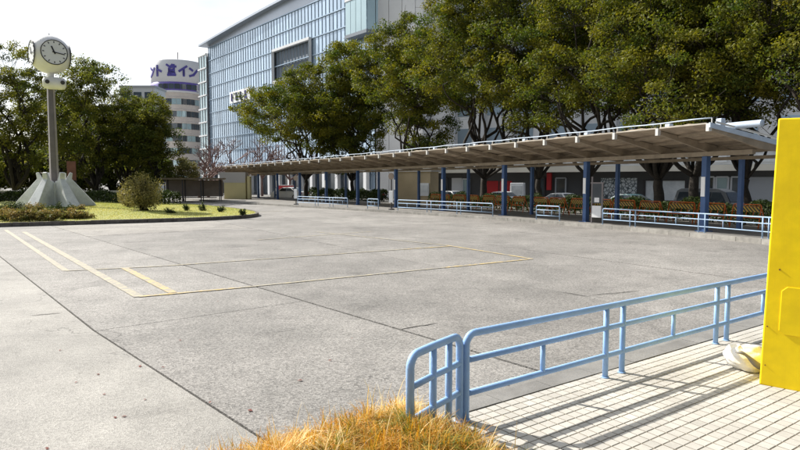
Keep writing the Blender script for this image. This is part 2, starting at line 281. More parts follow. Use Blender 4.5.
# ------------------------------------------------------------------ mesh helpers
class MB:
    def __init__(s): s.v = []; s.f = []
    def add(s, vs, fs):
        k = len(s.v); s.v += [tuple(map(float, p)) for p in vs]; s.f += [tuple(i+k for i in q) for q in fs]; return s
    def box(s, c, size, rz=0., top=1., topy=None):
        hx, hy, hz = size[0]/2, size[1]/2, size[2]/2; ty = top if topy is None else topy
        p = [(-hx, -hy, -hz), (hx, -hy, -hz), (hx, hy, -hz), (-hx, hy, -hz), (-hx*top, -hy*ty, hz), (hx*top, -hy*ty, hz), (hx*top, hy*ty, hz), (-hx*top, hy*ty, hz)]
        cs, sn = math.cos(rz), math.sin(rz)
        return s.add([(c[0]+x*cs-y*sn, c[1]+x*sn+y*cs, c[2]+z) for x, y, z in p],
                     [(0, 3, 2, 1), (4, 5, 6, 7), (0, 1, 5, 4), (1, 2, 6, 5), (2, 3, 7, 6), (3, 0, 4, 7)])
    def bar(s, p0, p1, wd, hg, up=(0, 0, 1)):
        p0 = Vector(p0); p1 = Vector(p1); d = (p1-p0).normalized(); u = Vector(up)
        if abs(d.dot(u)) > .98: u = Vector((0, 1, 0))
        sd_ = d.cross(u).normalized()*wd/2; u = sd_.cross(d).normalized()*hg/2
        q = [p0-sd_-u, p0+sd_-u, p0+sd_+u, p0-sd_+u, p1-sd_-u, p1+sd_-u, p1+sd_+u, p1-sd_+u]
        return s.add(q, [(0, 1, 2, 3), (7, 6, 5, 4), (0, 4, 5, 1), (1, 5, 6, 2), (2, 6, 7, 3), (3, 7, 4, 0)])
    def tube(s, pts, rad, n=10, caps=True):
        pts = [Vector(p) for p in pts]; k = len(pts)
        if not hasattr(rad, '__len__'): rad = [rad]*k
        vs = []; prev = None
        for i, p in enumerate(pts):
            d = (pts[min(i+1, k-1)]-pts[max(i-1, 0)])
            d = d.normalized() if d.length > 1e-9 else Vector((0, 0, 1))
            if prev is None:
                a = d.cross(Vector((0, 0, 1)));
                if a.length < .05: a = d.cross(Vector((0, 1, 0)))
                a.normalize()
            else:
                a = (prev-d*prev.dot(d)).normalized()
            prev = a; b = d.cross(a)
            vs += [p+(a*math.cos(2*math.pi*j/n)+b*math.sin(2*math.pi*j/n))*rad[i] for j in range(n)]
        fs = [(i*n+j, i*n+(j+1) % n, (i+1)*n+(j+1) % n, (i+1)*n+j) for i in range(k-1) for j in range(n)]
        if caps: fs += [tuple(range(n-1, -1, -1)), tuple(range((k-1)*n, k*n))]
        return s.add(vs, fs)
    def prism(s, poly, z0, z1):
        n = len(poly); a = sum(poly[i][0]*poly[(i+1) % n][1]-poly[(i+1) % n][0]*poly[i][1] for i in range(n))
        if a < 0: poly = poly[::-1]
        vs = [(p[0], p[1], z0) for p in poly]+[(p[0], p[1], z1) for p in poly]
        return s.add(vs, [tuple(range(n-1, -1, -1)), tuple(range(n, 2*n))]+[(i, (i+1) % n, n+(i+1) % n, n+i) for i in range(n)])
    def extr(s, poly, o, ux, uy, un, t0, t1):
        """polygon in the (ux,uy) plane at o, thickness t0..t1 along un"""
        o = Vector(o); ux = Vector(ux); uy = Vector(uy); un = Vector(un); n = len(poly)
        vs = [o+ux*p[0]+uy*p[1]+un*t0 for p in poly]+[o+ux*p[0]+uy*p[1]+un*t1 for p in poly]
        return s.add(vs, [tuple(range(n-1, -1, -1)), tuple(range(n, 2*n))]+[(i, (i+1) % n, n+(i+1) % n, n+i) for i in range(n)])
    def lathe(s, prof, c=(0, 0, 0), n=24, a0=0, a1=2*math.pi):
        full = abs(a1-a0-2*math.pi) < 1e-6; m_ = n if full else n+1; k = len(prof)
        vs = [(c[0]+r*math.cos(a0+(a1-a0)*j/n), c[1]+r*math.sin(a0+(a1-a0)*j/n), c[2]+z) for r, z in prof for j in range(m_)]
        return s.add(vs, [(i*m_+j, i*m_+(j+1) % m_, (i+1)*m_+(j+1) % m_, (i+1)*m_+j) for i in range(k-1) for j in range(n)])
    def mesh(s, name, m, smooth=False):
        me = bpy.data.meshes.new(name); me.from_pydata(s.v, [], s.f); me.update()
        if m: me.materials.append(M[m] if isinstance(m, str) else m)
        if smooth: me.polygons.foreach_set('use_smooth', [True]*len(me.polygons))
        return me
    def build(s, name, m, parent=None, world=False, smooth=False, bevel=0.):
        if parent is not None and world:
            inv = Matrix.LocRotScale(parent.location, parent.rotation_euler, None).inverted()
            s.v = [tuple(inv @ Vector(p)) for p in s.v]
        o = bpy.data.objects.new(name, s.mesh(name, m, smooth)); col.objects.link(o)
        if parent is not None: o.parent = parent
        if bevel:
            b = o.modifiers.new('bevel', 'BEVEL'); b.width = bevel; b.segments = 2; b.limit_method = 'ANGLE'
        return o

def npmesh(name, V, F, m, tint=None, smooth=False):
    """fast mesh from numpy arrays; F is (n,k)"""
    me = bpy.data.meshes.new(name); nv = len(V); nf, k = F.shape
    me.vertices.add(nv); me.vertices.foreach_set('co', V.astype(np.float32).ravel())
    me.loops.add(nf*k); me.loops.foreach_set('vertex_index', F.astype(np.int32).ravel())
    me.polygons.add(nf); me.polygons.foreach_set('loop_start', np.arange(0, nf*k, k, dtype=np.int32))
    try: me.polygons.foreach_set('loop_total', np.full(nf, k, dtype=np.int32))
    except Exception: pass
    if tint is not None:
        a = me.attributes.new('tint', 'FLOAT', 'POINT'); a.data.foreach_set('value', tint.astype(np.float32))
    me.materials.append(M[m]); me.update(calc_edges=True)
    if smooth: me.polygons.foreach_set('use_smooth', np.ones(nf, dtype=bool))
    return me
def link(name, me, parent=None):
    o = bpy.data.objects.new(name, me); col.objects.link(o)
    if parent is not None: o.parent = parent
    return o
def thing(name, label, cat, loc=(0, 0, 0), rz=0., group=None):
    o = bpy.data.objects.new(name, None); col.objects.link(o); o.location = loc; o.rotation_euler = (0, 0, rz); o.empty_display_size = .3
    o['label'] = label; o['category'] = cat
    if group: o['group'] = group
    return o
def tag(o, label, cat, group=None):
    o['label'] = label; o['category'] = cat
    if group: o['group'] = group
    return o
def kind(o, k, label=None):
    o['kind'] = k
    if label: o['label'] = label
    return o
def copy_tree(o, parent=None):
    c = o.copy(); col.objects.link(c)
    if parent is not None: c.parent = parent
    for ch in list(o.children): copy_tree(ch, c)
    return c
ORD = ['nearest', 'second', 'third', 'fourth', 'fifth', 'sixth', 'seventh', 'eighth', 'ninth', 'tenth', 'eleventh', 'twelfth', 'thirteenth', 'fourteenth', 'fifteenth', 'sixteenth', 'seventeenth', 'eighteenth', 'nineteenth', 'twentieth']

# ------------------------------------------------------------------ survey curves
def curve_from(ptsY, ptsX, deg, y0, y1, back):
    c = np.polyfit(ptsY, ptsX, deg); ys = np.linspace(y0, y1, 900); xs = np.polyval(c, ys)
    p = np.stack([xs, ys], 1); d = (p[0]-p[6]); d /= np.linalg.norm(d)
    ext = np.array([p[0]+d*back*(1-i/40) for i in range(40)]); p = np.concatenate([ext, p])
    s = np.concatenate([[0], np.cumsum(np.linalg.norm(np.diff(p, axis=0), axis=1))]); return p, s-back
class Curve:
    def __init__(s, *a): s.p, s.s = curve_from(*a)
    def pt(s, t): return np.array([np.interp(t, s.s, s.p[:, 0]), np.interp(t, s.s, s.p[:, 1])])
    def tan(s, t): d = s.pt(t+.3)-s.pt(t-.3); return d/np.linalg.norm(d)
    def nor(s, t): d = s.tan(t); return np.array([d[1], -d[0]])
    def off(s, t, o): return s.pt(t)+s.nor(t)*o
    def find(s, px, o=0., z=.15):
        ts = np.linspace(s.s[0]+.5, s.s[-1]-1, 1600)
        v = [px_of((*s.off(t, o), z)) for t in ts]
        i = int(np.argmin([abs(a-px) for a in v])); return ts[i]
EDGE = Curve([18.68, 20.53, 21.92, 23.83, 25.31, 26.8, 28.62, 30.53, 32.15, 34.05, 35.71, 37.82, 39.45, 41.09, 42.86, 44.43, 46.2, 47.5, 48.8, 50.61, 52.56, 54.13, 55.79, 57.86, 75],
             [9.53, 8.88, 8.01, 7.24, 6.3, 5.38, 4.5, 3.58, 2.65, 1.72, .71, -.28, -1.24, -2.25, -3.27, -4.27, -5.3, -6.2, -7.22, -8.33, -9.5, -10.52, -11.57, -12.59, -23.52], 3, 18.68, 76, 16)
KERB = Curve([17.9, 20.9, 25.05, 30.4, 36.3, 45.0, 57, 72], [10.95, 10.48, 8.37, 5.08, .05, -7.2, -16.4, -27], 3, 17.9, 74, 16)

# ================================================================== THE SETTING
g = MB(); S = 1500
g.add([(-S, -S, -.5), (S, -S, -.5), (S, S, -.5), (-S, S, -.5)], [(0, 1, 2, 3)])
kind(g.build('ground', 'far_ground'), 'structure')
# concrete bus lot : recessed joint bed + one object for each slab
lot = MB().prism([(-60, -12), (34, -12), (30, 16), (22, 32), (9, 48), (-9, 66), (-24, 84), (-60, 84)], -.4, -.022).build('bus_lot', 'lot_base'); kind(lot, 'structure')
A_ANG = R(50.6); UA = np.array([math.sin(A_ANG), math.cos(A_ANG)]); UB = np.array([UA[1], -UA[0]])
def AB(a, b): return UA*a+UB*b
a_lines = [-30, -24, -18.2, -12.5, -7.3, -1.9, 2.1, 4.86, 8.95, 13.1, 17.2, 21.4, 25.6, 29.8, 34, 38.2, 42.4]
def aw(a, b):      # the long joints are not quite parallel
    if a == 2.1: return 1.78 if b < -8.4 else 1.78+min(.5, (b+8.4)/4.2*.34)
    if a >= 8.9: return a-.29+(-5.8-b)*.135
    return a
slabs = 0
for i in range(len(a_lines)-1):
    a0, a1 = a_lines[i], a_lines[i+1]
    bs = [6-11.5*k-(3.5 if i % 2 else 0) for k in range(0, 8)]
    if i in (5, 6): bs = [4, -8.35, -20.2, -32, -44, -56, -64]
    if i == 7: bs = [4, -23.4, -35, -47, -58, -66]
    for j in range(len(bs)-1):
        b0, b1 = bs[j], bs[j+1]; c = AB((a0+a1)/2, (b0+b1)/2)
        if c[1] < -9 or c[1] > 80 or c[0] < -56: continue
        # leave out what lies wholly under the far sidewalk or beyond it
        if c[1] > 16:
            kx = np.interp(c[1], KERB.p[:, 1], KERB.p[:, 0])
            if c[0] > kx+4.5: continue
        elif c[0] > 20: continue
        gap = .011; jz = random.uniform(-.003, .003)
        ga, gb2 = (.017 if i in (6, 7) else .012), .005
        poly = [AB(aw(a0, b0)+ga, b0-gb2), AB(aw(a1, b0)-ga, b0-gb2), AB(aw(a1, b1)-ga, b1+gb2), AB(aw(a0, b1)+ga, b1+gb2)]
        m = 'slab'
        if i <= 5: m = 'slab_pale'
        elif i >= 8 or i == 6 or (i*3+j*5) % 7 == 0: m = 'slab_dark'
        sl = MB(); n = 4; cx, cy = c
        vs = [(p[0]-cx, p[1]-cy, 0) for p in poly]+[(p[0]-cx, p[1]-cy, -.05) for p in poly]
        sl.add(vs, [(0, 3, 2, 1) if (vs[1][0]-vs[0][0])*(vs[3][1]-vs[0][1])-(vs[1][1]-vs[0][1])*(vs[3][0]-vs[0][0]) < 0 else (0, 1, 2, 3)]+[(q, (q+1) % 4, 4+(q+1) % 4, 4+q) for q in range(4)])
        o = sl.build('concrete_slab', m, lot); o.location = (cx, cy, jz); o.rotation_euler = (random.uniform(-.0003, .0003), random.uniform(-.0003, .0003), 0)
        slabs += 1
for p_, q_ in (((398, 330), (437, 323.5)), ((560, 292), (590, 297)), ((588, 295.5), (640, 291)), ((30, 316), (62, 313))):
    a, b = G(*p_)[:2], G(*q_)[:2]; n_ = 9; dd = (b-a)/np.linalg.norm(b-a); nn_ = np.array([dd[1], -dd[0]]); vs = []
    for k in range(n_+1):
        c = a+(b-a)*k/n_+nn_*random.uniform(-.012, .012); wd = .011*(1-abs(2*k/n_-1)**3)+.002; vs += [(*(c-nn_*wd), .0062), (*(c+nn_*wd), .0062)]
    MB().add(vs, [(2*k, 2*k+2, 2*k+3, 2*k+1) for k in range(n_)]).build('crack', 'lot_base', lot)
# worn paint lines (own sheets 4 mm proud)
def strip(p0, p1, wd, z=.0085):
    d = np.array(p1[:2])-np.array(p0[:2]); d /= np.linalg.norm(d); n = np.array([d[1], -d[0]])*wd/2
    a, b = np.array(p0[:2]), np.array(p1[:2])
    return [(*(a+n), z), (*(b+n), z), (*(b-n), z), (*(a-n), z)]
lines = [((5.6, 230), (66, 271), .13, 'line_pale'), ((24, 232), (139, 297), .16, 'line_pale'), ((124, 268), (173, 293), .15, 'line_yellow'),
         ((66, 271), (160, 266.5), .10, 'line_pale'), ((139, 297), (240, 288), .10, 'line_yellow'), ((240, 288), (445, 267.7), .09, 'line_pale'),
         ((445, 267.7), (532, 259), .11, 'line_yellow'), ((532, 259), (447, 245.5), .11, 'line_yellow'), ((447, 245.5), (317, 232), .10, 'line_pale'),
         ((404, 249.5), (452, 246.2), .10, 'line_yellow'), ((160, 266.5), (282, 258), .09, 'line_pale'), ((282, 258), (404, 249.5), .09, 'line_pale'),
         ((258, 240), (372, 231.5), .10, 'line_pale'), ((232, 214), (282, 211), .12, 'line_pale')]
for k, (p, q, wd, m) in enumerate(lines):
    b = MB(); b.add(strip(G(*p), G(*q), wd, .0075+.0007*(k % 6)), [(0, 1, 2, 3)]); b.build('painted_line', m, lot)

# far sidewalk under the canopy, with kerb stones as pieces
ts = np.arange(-12, KERB.s[-1]-1, .9)
inner = [KERB.off(t, .17) for t in ts]; outer = [KERB.off(t, 13.0) for t in ts]
sw = MB(); n = len(ts)
vs = [(*p, .148) for p in inner]+[(*p, .148) for p in outer]+[(*p, -.5) for p in outer]
sw.add(vs, [(i, n+i, n+i+1, i+1) for i in range(n-1)]+[(n+i, 2*n+i, 2*n+i+1, n+i+1) for i in range(n-1)])
walk = kind(sw.build('sidewalk', 'walk'), 'structure')
km = MB().box((0, 0, 0), (.886, .165, .28)).mesh('kerb_stone', 'kerb')
for t in ts[:-1]:
    p = KERB.off(t+.45, .083); d = KERB.tan(t+.45)
    o = link('kerb_stone', km, walk); o.location = (p[0], p[1], .012+random.uniform(-.004, .004)); o.rotation_euler = (0, 0, math.atan2(d[1], d[0])+random.uniform(-.006, .006))
# back street beyond the trees
MBs = MB(); vs = [(*EDGE.off(t, 16.), -.44) for t in (-14, 0, 15, 30, 45, 60)]+[(*EDGE.off(t, 40.), -.44) for t in (-14, 0, 15, 30, 45, 60)]
MBs.add(vs, [(i, 6+i, 7+i, i+1) for i in range(5)]); kind(MBs.build('street', 'asphalt'), 'structure')

# lawn island with kerb stones
tip = [(-34, 17.0), (-24, 21.8), (-17.1, 25.55), (-13.8, 27.45), (-11.2, 28.85), (-9.4, 30.1), (-8.3, 31.6), (-7.95, 33.2), (-8.35, 35.2), (-9.6, 38.2), (-12.2, 42.4), (-16.4, 48), (-22, 54), (-34, 62), (-60, 62), (-60, 17)]
P = np.array(tip[:14])
# smooth the kerb line by Chaikin
for _ in range(2):
    q = [P[0]]
    for i in range(len(P)-1): q += [P[i]*.75+P[i+1]*.25, P[i]*.25+P[i+1]*.75]
    q.append(P[-1]); P = np.array(q)
def lawn_z(x, y):
    d = np.min(np.hypot(P[:, 0]-x, P[:, 1]-y)); return .15+.16*min(1, d/7.)+.03*math.sin(x*.7+y*.4)*min(1, d/2)
lw = MB()
rings = []; cen = np.array([-32, 40.])
for f in (0, .03, .07, .13, .2, .3, .42, .56, .72, .9, 1.0):
    ring = P*(1-f)+cen*f; rings.append([(x, y, lawn_z(x, y) if f > 0 else .147) for x, y in ring])
n = len(P)
lw.add([p for r_ in rings for p in r_], [(i*n+j, i*n+j+1, (i+1)*n+j+1, (i+1)*n+j) for i in range(len(rings)-1) for j in range(n-1)])
lw.add([(-120, 5, .05), (-34, 17, .147), (-34, 62, .2), (-120, 75, .2)], [(0, 1, 2, 3)])
lawn = kind(lw.build('lawn', 'lawn', smooth=True), 'structure')
sl_ = np.concatenate([[0], np.cumsum(np.hypot(*np.diff(P, axis=0).T))])
km2 = MB().box((0, 0, 0), (.585, .16, .3)).mesh('lawn_kerb_stone', 'kerb_dark')
for s in np.arange(8, sl_[-1]-14, .6):
    x, y = np.interp(s+.3, sl_, P[:, 0]), np.interp(s+.3, sl_, P[:, 1]); x2, y2 = np.interp(s+.5, sl_, P[:, 0]), np.interp(s+.5, sl_, P[:, 1])
    x1, y1 = np.interp(s+.1, sl_, P[:, 0]), np.interp(s+.1, sl_, P[:, 1])
    o = link('kerb_stone', km2, lawn); o.location = (x, y, .03+random.uniform(-.006, .006)); o.rotation_euler = (0, 0, math.atan2(y2-y1, x2-x1)+random.uniform(-.01, .01))

# foreground paving : mortar bed, tiles, kerb
R_ANG = R(54.4); VA = np.array([math.sin(R_ANG), math.cos(R_ANG)]); VB = np.array([VA[1], -VA[0]])
def RB(a, b, z=None):
    p = VA*a+VB*b
    return (p[0], p[1]) if z is None else (p[0], p[1], z)
pv = MB().prism([RB(-2, -3.335), RB(15, -3.335), RB(15, 4), RB(-2, 4)], -.02, .1446).build('plaza', 'mortar'); kind(pv, 'structure')
kk = MB().box((0, 0, 0), (.592, .19, .30)).mesh('kerb_stone_plaza', 'kerb_grey')
for i in range(28):
    o = link('kerb_stone', kk, pv); x, y = RB(-1.7+.6*i, -3.435); o.location = (x, y, .002+random.uniform(-.002, .002)); o.rotation_euler = (0, 0, math.atan2(VA[1], VA[0])+random.uniform(-.003, .003))
MB().prism([RB(-2, -3.935), RB(15, -3.935), RB(15, -3.905), RB(-2, -3.905)], -.02, .0085).build('gutter_joint', 'soil', pv)
gt = MB().prism([RB(-2, -3.90), RB(15, -3.90), RB(15, -3.53), RB(-2, -3.53)], -.02, .0125).build('gutter', 'kerb_grey', pv)
PA, PB = .1005, .0905
def tile_mesh():
    hx, hy, c = PA/2-.0058, PB/2-.0040, .002
    b = MB()
    lo = [(-hx, -hy), (hx, -hy), (hx, hy), (-hx, hy)]; hi = [(-hx+c, -hy+c), (hx-c, -hy+c), (hx-c, hy-c), (-hx+c, hy-c)]
    b.add([(x, y, -.008) for x, y in lo]+[(x, y, .0005) for x, y in lo]+[(x, y, .003) for x, y in hi],
          [(8, 9, 10, 11)]+[(i, (i+1) % 4, 4+(i+1) % 4, 4+i) for i in range(4)]+[(4+i, 4+(i+1) % 4, 8+(i+1) % 4, 8+i) for i in range(4)])
    return b.mesh('tile', 'tile')
tm = tile_mesh(); tv = np.array([v.co for v in tm.vertices]); tf = [tuple(p.vertices) for p in tm.polygons]
cand = []
for i in range(0, 125):
    for j in range(0, 42):
        a, b = 1.9+PA*(i+.5), -3.33+PB*(j+.5); x, y = RB(a, b)
        cand.append((x, y, a, b))
def inview(x, y):
    if y < 1: return 0
    px = 400+600*x/y; py = 182.5+600*1.75/y; return (px < 806 and px > 470 and py < 456)
boxp = np.array([3.126, 5.113])
cand.sort(key=lambda c: (0 if inview(c[0], c[1]) else 1, c[0]**2+c[1]**2))
rot = math.atan2(VA[1], VA[0]); big = MB(); bcol = []
for k, (x, y, a, b) in enumerate(cand):
    z = .1450+random.uniform(-.0009, .0009); tx, ty = random.uniform(-.007, .007), random.uniform(-.007, .007)
    if k < 300:
        o = link('tile', tm, pv); o.location = (x, y, z); o.rotation_euler = (tx, ty, rot+random.uniform(-.01, .01))
    else:
        cs, sn = math.cos(rot), math.sin(rot)
        big.add([(x+vx*cs-vy*sn, y+vx*sn+vy*cs, z+vz+vx*ty*.6-vy*tx*.6) for vx, vy, vz in tv], tf)
o = big.build('tile_field', 'tile', pv); o['kind'] = 'stuff'

# ================================================================== BUILDINGS
# ---- glass office block
E1 = Vector((-.64, .768, 0)); N1 = Vector((-.768, -.64, 0)); C1 = Vector((-3.8, 91.9, 0)); UPZ = Vector((0, 0, 1))
gb = thing('glass_office_building', 'large blue glass office block with curved metal roof behind the trees', 'building', tuple(C1-UPZ*.45))
def on_face(px, py, C, E_, N_):
    d = Vector(ray(px, py)); o = Vector((0, 0, CAM_H)); t = (C-o).dot(N_)/d.dot(N_); p = o+d*t; return (p-C).dot(E_), p.z
LEN1 = 62.6; ROW = 2.95; NR = 11; ZT = 32.6; NCOL = 56; CW = LEN1/NCOL
mb = MB().extr([(0, -.45), (LEN1, -.45), (LEN1, ZT), (0, ZT)], C1, E1, UPZ, -N1, .35, 1.2); mb.build('backing_wall', 'panel_grey', gb, world=True)
s_a, z_a = on_face(277, 56, C1, E1, N1); s_b, z_b = on_face(313, 43, C1, E1, N1); s_c, z_c = on_face(280, 70, C1, E1, N1)
c_hi, c_lo = int(s_a/CW), int(s_b/CW)+1
r_top = int((ZT-z_b)/ROW)
pm = MB().extr([(.04, .05), (CW-.04, .05), (CW-.04, ROW-.05), (.04, ROW-.05)], (0, 0, 0), E1, UPZ, -N1, -.02, .05).mesh('pane', 'glass_blue')
pst = MB(); cnt = 0
for r_ in range(NR):
    for c in range(NCOL):
        if r_ in (r_top, r_top+1) and c_lo <= c <= c_hi: continue
        z = ZT-ROW*(r_+1)
        if z < 0: continue
        p = C1+E1*(c*CW)+UPZ*z
        pxx = px_of(p); py = 182.5-600*(z+ROW/2-CAM_H)/p.y
        if cnt < 300 and 205 < pxx < 350 and -20 < py < 165 and not (pxx > 262 and py > 95):
            o = link('pane', pm, gb); o.location = p-gb.location; cnt += 1
        else:
            pst.extr([(.04, .05), (CW-.04, .05), (CW-.04, ROW-.05), (.04, ROW-.05)], p, E1, UPZ, -N1, -.02, .05)
o = pst.build('pane_field', 'glass_blue', gb, world=True); o['kind'] = 'stuff'
for c in range(NCOL+1):
    mb = MB()
    mb.bar(C1+E1*(c*CW)+N1*.04, C1+E1*(c*CW)+N1*.04+UPZ*ZT, .07, .14); mb.build('mullion', 'mullion', gb, world=True)
for r_ in range(NR+1):
    z = ZT-ROW*r_; MB().bar(C1+N1*.05+UPZ*z, C1+N1*.05+E1*LEN1+UPZ*z, .3, .16).build('transom', 'mullion', gb, world=True)
# curved metal-clad roof edge with an overhanging eave
def zr(s): u = s/(LEN1+4); return 32.75+2.3*math.sin(math.pi*min(1, max(0, 1-u))*.62)
n = 24; prof = [(-1+(LEN1+2.5)*i/n) for i in range(n+1)]
mb = MB().extr([(-1, ZT+.1), (LEN1+.5, ZT+.1)]+[(s, zr(s)) for s in prof[::-1] if s <= LEN1+.5], C1, E1, UPZ, -N1, -.1, .6); mb.build('roof_wall', 'eave', gb, world=True)
for i in range(n):
    s0, s1 = prof[i], prof[i+1]
    q = [C1+E1*s0+UPZ*zr(s0), C1+E1*s1+UPZ*zr(s1)]
    o0 = 1.0+.8*(s0/LEN1)**2; o1 = 1.0+.8*(s1/LEN1)**2
    vs = [q[0]+N1*o0, q[1]+N1*o1, q[1]-N1*6, q[0]-N1*6]; vs += [v+UPZ*.4 for v in vs]
    MB().add(vs, [(0, 1, 2, 3), (7, 6, 5, 4), (0, 4, 5, 1), (1, 5, 6, 2), (2, 6, 7, 3), (3, 7, 4, 0)]).build('eave_panel', 'eave', gb, world=True)
# shallow opening with white frame; dark back panel paints the shade of a deep recess
sa, sb = c_lo*CW, (c_hi+1)*CW; za, zb = ZT-ROW*(r_top+2), ZT-ROW*r_top
fr = MB()
for p, q in (((sa, zb), (sb, zb)), ((sa, za), (sb, za)), ((sa, za), (sa, zb)), ((sb, za), (sb, zb))):
    fr.bar(C1+E1*p[0]+UPZ*p[1]+N1*.35, C1+E1*q[0]+UPZ*q[1]+N1*.35, .5, .45)
fr.build('opening_frame', 'panel_white', gb, world=True)
rc = MB()
for s0, s1, z0, z1, m in ((sa, sb, zb-.3, zb-.1, 'soffit'), (sa, sb, za+.1, za+.3, 'panel_grey')):
    MB().extr([(s0, z0), (s1, z0), (s1, z1), (s0, z1)], C1, E1, UPZ, -N1, -.1, .33).build('reveal', m, gb, world=True)
MB().extr([(sa+.1, za+.4), (sb-.1, za+.4), (sb-.1, zb-.4), (sa+.1, zb-.4)], C1, E1, UPZ, -N1, .2, .3).build('recess_shade_panel', 'soffit', gb, world=True)
# white sign board with blue upright strokes
s0, z0 = on_face(232, 105, C1, E1, N1); s1, z1 = on_face(252, 88, C1, E1, N1)
sg = MB().extr([(s1, z0+.2), (s0, z0+.2), (s0, z0+2.6), (s1, z0+2.6)], C1, E1, UPZ, N1, .25, .5).build('sign_board', 'sign_white', gb, world=True)
for k in range(4):
    a = s0+(s1-s0)*(.12+.22*k)
    b = MB(); b.bar(C1+E1*a+UPZ*(z0+.6)+N1*.55, C1+E1*a+UPZ*(z0+2.2)+N1*.55, .25, .3)
    if k in (1, 3): b.bar(C1+E1*(a-.55)+UPZ*(z0+.6)+N1*.55, C1+E1*(a-.2)+UPZ*(z0+2.2)+N1*.55, .25, .25)
    o = b.build('sign_letter', 'indigo', None); o.parent = sg
    o.matrix_parent_inverse = Matrix.Translation(-Vector(gb.location))
# glazed stair tower at the far end
tw0 = C1+E1*(LEN1+.3)+N1*.3
MB().extr([(0, -.45), (4.9, -.45), (4.9, 31.5), (0, 31.5)], tw0, E1, UPZ, -N1, .2, 4.5).build('stair_core', 'panel_grey', gb, world=True)
for r_ in range(10):
    for c in range(3):
        p = tw0+E1*(.1+1.5*c)+UPZ*(.6+3.08*r_)
        MB().extr([(0, 0), (1.4, 0), (1.4, 2.75), (0, 2.75)], p, E1, UPZ, N1, .0, .1).build('stair_pane', 'glass_teal', gb, world=True)
for c in range(4): MB().bar(tw0+E1*(.05+1.5*c)+N1*.15, tw0+E1*(.05+1.5*c)+N1*.15+UPZ*31.5, .18, .2).build('stair_post', 'panel_white', gb, world=True)
for r_ in range(11): MB().bar(tw0+N1*.2+UPZ*(.5+3.08*r_), tw0+N1*.2+E1*4.9+UPZ*(.5+3.08*r_), .3, .28).build('stair_floor', 'panel_white', gb, world=True)
# white panelled wing on the right and the projecting glass bay
WX = Vector((.985, -.17, 0)); WN = Vector((-.17, -.985, 0))
for k in range(5):
    MB().extr([(.03, -.45), (1.97, -.45), (1.97, 38), (.03, 38)], C1+WX*(.2+2.0*k)+WN*.2, WX, UPZ, -WN, 0, 3).build('wing_panel', 'panel_white', gb, world=True)
MB().extr([(0, -.45), (.9, -.45), (.9, 36), (0, 36)], C1+WX*10.25-WN*.6, WX, UPZ, -WN, 0, 2).build('wing_slot', 'soffit', gb, world=True)
bz0, bz1 = 24.0, 29.5
for z0, h in ((bz0, .5), (bz1, .4)):
    MB().box(tuple(C1+N1*.2+E1*2.2+UPZ*(z0+h/2)), (5.6, 3.6, h), math.atan2(E1.y, E1.x)).build('bay_slab', 'soffit' if z0 == bz0 else 'panel_white', gb, world=True)
for k in range(4):
    MB().extr([(.04, .5), (1.3, .5), (1.3, 5.4), (.04, 5.4)], C1-E1*.5+E1*1.36*k+N1*1.9+UPZ*bz0, E1, UPZ, -N1, 0, .08).build('bay_pane', 'glass_teal', gb, world=True)
for k in range(2):
    MB().extr([(.04, .5), (1.5, .5), (1.5, 5.4), (.04, 5.4)], C1-E1*.55+N1*(1.8-1.6*k)+UPZ*bz0, -N1, UPZ, E1, 0, .08).build('bay_pane', 'glass_teal', gb, world=True)
# street-level storey : white piers and glazing
for k in range(16):
    s = 1.2+k*3.9; MB().box(tuple(C1+E1*s+N1*.8+UPZ*2.1), (.75, .6, 5.1), math.atan2(E1.y, E1.x)).build('pier', 'panel_white', gb, world=True)
    MB().extr([(.5, -.3), (3.4, -.3), (3.4, 4.2), (.5, 4.2)], C1+E1*s, E1, UPZ, N1, .35, .45).build('shop_pane', 'glass_dark', gb, world=True)
MB().extr([(0, 4.55), (LEN1, 4.55), (LEN1, 5.3), (0, 5.3)], C1, E1, UPZ, N1, .3, 1.5).build('street_canopy', 'panel_white', gb, world=True)

# ---- round hotel tower
HC = Vector((at(181, 182, 160)[0], 160, -.45)); HR = 6.35
ht = thing('round_hotel_tower', 'round brown hotel tower with white sign band and purple stripe', 'hotel', tuple(HC))
HZ = lambda py: 1.9+(182.5-py)/600*154+.45
MB().lathe([(HR, 0), (HR, HZ(94))], n=56).build('wall', 'hotel_wall', ht, smooth=True)
MB().lathe([(HR+.5, HZ(92)), (HR+.5, HZ(84)), (HR+.3, HZ(83.5))], n=56).build('purple_band', 'purple', ht, smooth=True)
MB().lathe([(HR-.1, HZ(94)), (HR+.55, HZ(93.5)), (HR+.55, HZ(92)), (HR, HZ(91.8))], n=56).build('band_ledge', 'hotel_white', ht, smooth=True)
MB().lathe([(HR, HZ(84)), (HR+.35, HZ(83.5)), (HR+.35, HZ(62.5)), (HR, HZ(61.5)), (0, HZ(61))], n=56).build('sign_drum', 'hotel_white', ht, smooth=True)
face0 = math.atan2(-HC.y, -HC.x)
def cylp(th, z, r): a = face0+th; return Vector((r*math.cos(a), r*math.sin(a), z))
for fl in range(8):
    z0 = HZ(105.4+12.1*fl); z1 = HZ(99.6+12.1*fl)
    if z0 < 3: break
    for k in range(-8, 9):
        th0, th1 = R(k*10.5-4.9), R(k*10.5+4.9); mb = MB(); vs = []
        for j in range(4):
            t = th0+(th1-th0)*j/3; vs += [cylp(t, z0, HR+.07), cylp(t, z1, HR+.07)]
        mb.add(vs, [(2*j, 2*j+2, 2*j+3, 2*j+1) for j in range(3)])
        mb.build('window', 'glass_dark' if (k*7+fl*3) % 5 not in (0, 3) else 'glass_teal', ht)
    MB().lathe([(HR+.0, z1-.05), (HR+.22, z1), (HR+.22, z1+.4), (HR, z1+.45)], n=56).build('floor_band', 'hotel_wall', ht, smooth=True)
